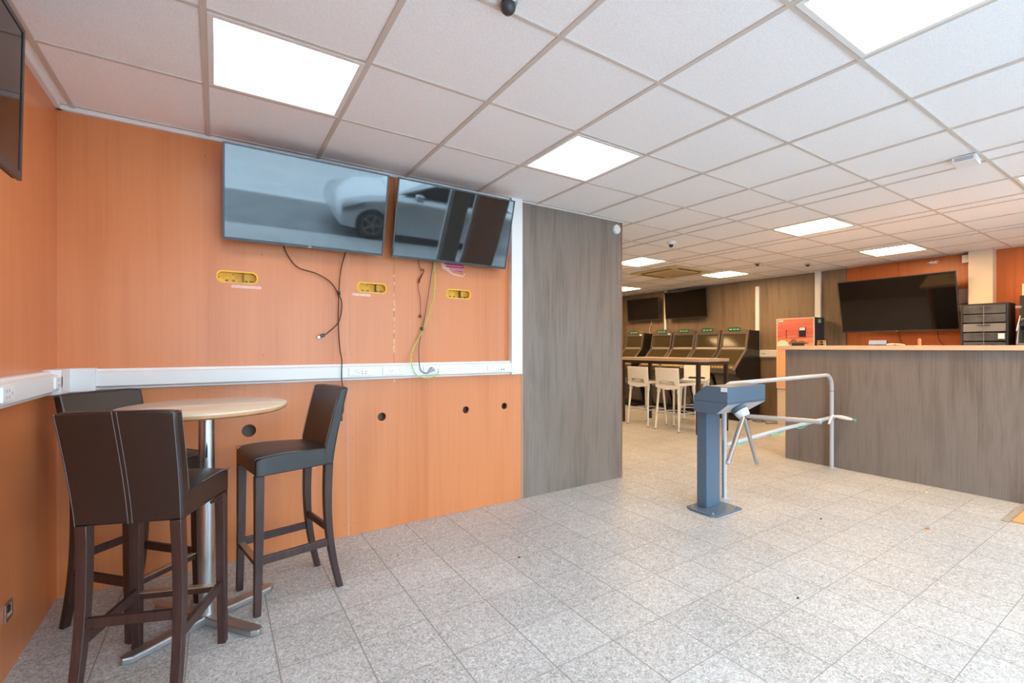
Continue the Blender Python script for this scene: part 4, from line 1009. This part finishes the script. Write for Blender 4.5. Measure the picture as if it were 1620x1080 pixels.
# white stools
def make_white_stool():
    t = empty('white_bar_stool', (0, 0, 0)); hw = .220
    secs = []
    for i in range(9):
        f = i / 8; x = .20 - .41 * f
        d = .012 * math.sin(math.pi * f)
        secs.append([(x, -hw, .72 - 0), (x, -hw * .5, .715 - d), (x, hw * .5, .715 - d), (x, hw, .72), (x, hw, .765), (x, hw * .5, .757 - d), (x, -hw * .5, .757 - d), (x, -hw, .765)])
    m = MB(); m.loft(secs); m.build('seat', m_stoolp, t, smooth=True, bevmod=.005)
    # backrest panel, slightly curved, with a gap over the seat
    secs = []
    for i in range(11):
        s = -1 + 2 * i / 10; cx = -.215 - .028 * (1 - s * s); y = s * (hw - .0)
        zb = .790 if abs(s) < .75 else .70
        secs.append([(cx - .012, y, zb), (cx + .012, y, zb), (cx - .012, y, .998), (cx - .036, y, .998)])
    m = MB(); m.loft(secs); m.build('backrest', m_stoolp, t, smooth=True, bevmod=.004)
    m = MB(); 
    secs = []
    for i in range(11):
        s = -1 + 2 * i / 10; y = s * hw; dz = .035 * (1 - s * s)
        secs.append([(-.235, y, .665 + .0 - dz * .4 + .02 * abs(s)), (-.205, y, .665 - dz * .4 + .02 * abs(s)), (-.205, y, .728), (-.235, y, .728)])
    m.loft(secs); m.build('rear_apron', m_stoolp, t, smooth=True)
    for sx, sy in ((1, 1), (1, -1), (-1, 1), (-1, -1)):
        x0, y0 = sx * .185, sy * .185; x1, y1 = sx * .235, sy * .222
        def at(z): f = 1 - z / .72; return (x0 + (x1 - x0) * f, y0 + (y1 - y0) * f, z)
        m = MB(); m.cyl(at(.0), at(.60), .0135, .019, 14); m.cyl(at(.60), at(.715), .026, .028, 14); lg = m.build('leg', m_stoolp, t, smooth=True)
        m = MB(); m.cyl((x1, y1, 0), (x1 - sx * .0007, y1 - sy * .0004, .010), .0155, seg=14); m.build('foot_cap', m_dark_hole, lg)
    zz = .27; p = [(.216, .209), (.216, -.209), (-.216, -.209), (-.216, .209), (.216, .209)]
    m = MB()
    for (ax_, ay), (bx, by) in zip(p, p[1:]):
        mid = ((ax_ + bx) / 2 * .94, (ay + by) / 2 * .94)
        m.tube(spline([(ax_, ay, zz), (mid[0], mid[1], zz + .012), (bx, by, zz)], 5), .011, 8)
    m.build('footrest', m_grey_foot, t, smooth=True)
    return t
ws = make_white_stool()
LW = ['cream plastic bar stool left of the two at the high table', 'cream plastic bar stool right of the two, behind the turnstile', 'cream plastic bar stool on the far side of the high table']
for i, (x, y, a) in enumerate(((6.27, 5.43, 0), (6.245, 4.81, 1), (7.13, 5.10, 207))):
    o = ws if i == 0 else copy_tree(ws); o.location = (x, y, 0); o.rotation_euler = (0, 0, R(a)); tag(o, LW[i], 'bar stool', 'cream plastic bar stools at the high table')

# ------------------------------------------------------------------ ceiling and wall devices
t = empty('air_conditioner', (6.48, 5.10, CH - .006), 0, 'square yellowed air conditioning cassette in the ceiling', 'air conditioner')
m = MB(); m.prism(rrect(-.475, -.475, .475, .475, .03), 'z', -.020, -.001); m.build('panel', m_ac, t)
m = MB(); m.box(-.30, -.30, -.034, .30, .30, -.0205, .006); gr = m.build('grille', m_ac, t)
m = MB()
for k in range(12): m.box(-.26, -.27 + k * .048, -.0362, .26, -.262 + k * .048, -.0342)
m.build('grille_slats', m_conduit, gr)
for (a, b, c, d) in ((-.30, -.40, .30, -.345), (-.30, .345, .30, .40), (-.40, -.30, -.345, .30), (.345, -.30, .40, .30)):
    m = MB(); m.box(a, b, -.0225, c, d, -.0202); m.build('air_slot', m_dark_hole, t)
t = empty('dome_camera', (4.63, 3.64, CH - .0005), 0, 'white dome camera with a dark lens on the ceiling', 'security camera')
m = MB(); m.lathe([(.001, -.055), (.03, -.050), (.048, -.030), (.055, -.008), (.055, 0)], 28); m.build('housing', m_white2, t, smooth=True)
m = MB(); m.lathe([(.001, -.075), (.018, -.070), (.026, -.052), (.026, -.040)], 20, (-.012, -.012, 0)); m.build('lens', m_black, t, smooth=True)
for x, y, lb in ((6.92, 3.86, 'small dark ceiling spotlight, left of two beside the light panel'), (7.62, 3.47, 'small dark ceiling spotlight, right of two above the oak wall')):
    t = empty('ceiling_spotlight', (x, y, CH - .0005), 0, lb, 'spotlight', 'small ceiling spotlights')
    m = MB(); m.lathe([(.001, -.018), (.040, -.016), (.045, -.004), (.045, 0)], 24); m.build('ring', m_mach_trim, t, smooth=True)
    m = MB(); m.lathe([(.001, -.045), (.018, -.042), (.026, -.030), (.026, -.018)], 18); m.build('lens', m_table_dk, t, smooth=True)
t = empty('ceiling_spotlight', (.905, 1.435, CH - .0005), 0, 'dark chrome spotlight cut by the top edge of the photo', 'spotlight')
m = MB(); m.lathe([(.001, -.016), (.030, -.014), (.036, -.004), (.036, 0)], 24); m.build('base', m_steel, t, smooth=True)
m = MB(); m.lathe([(.001, -.048), (.016, -.045), (.026, -.034), (.029, -.022), (.026, -.014)], 24); m.build('lens', m_gun, t, smooth=True)
t = empty('motion_sensor', (4.27, .95, CH - .0062), R(4), 'white square sensor on a ceiling bar, upper right', 'sensor')
m = MB(); m.box(-.10, -.06, -.040, .06, .06, 0, .006); m.build('housing', m_white2, t)
m = MB(); m.box(-.102, -.045, -.034, -.0995, .045, -.008); m.build('sensor_window', m_grey_foot, t)
t = empty('alarm_disc', (3.398, YB - .004, 2.52), 0, 'round white alarm on top of the grey oak panel', 'alarm')
m = MB(); m.lathe([(.048, .0015), (.048, -.012), (.042, -.022), (.001, -.026)], 32, (0, 0, 0), 'y'); m.build('housing', m_white2, t, smooth=True)
m = MB(); m.cyl((-.01, -.0262, .012), (-.01, -.0275, .012), .003, seg=8); m.cyl((.022, -.0255, .024), (.022, -.0272, .024), .003, seg=8); m.build('vent_hole', m_dark_hole, t)
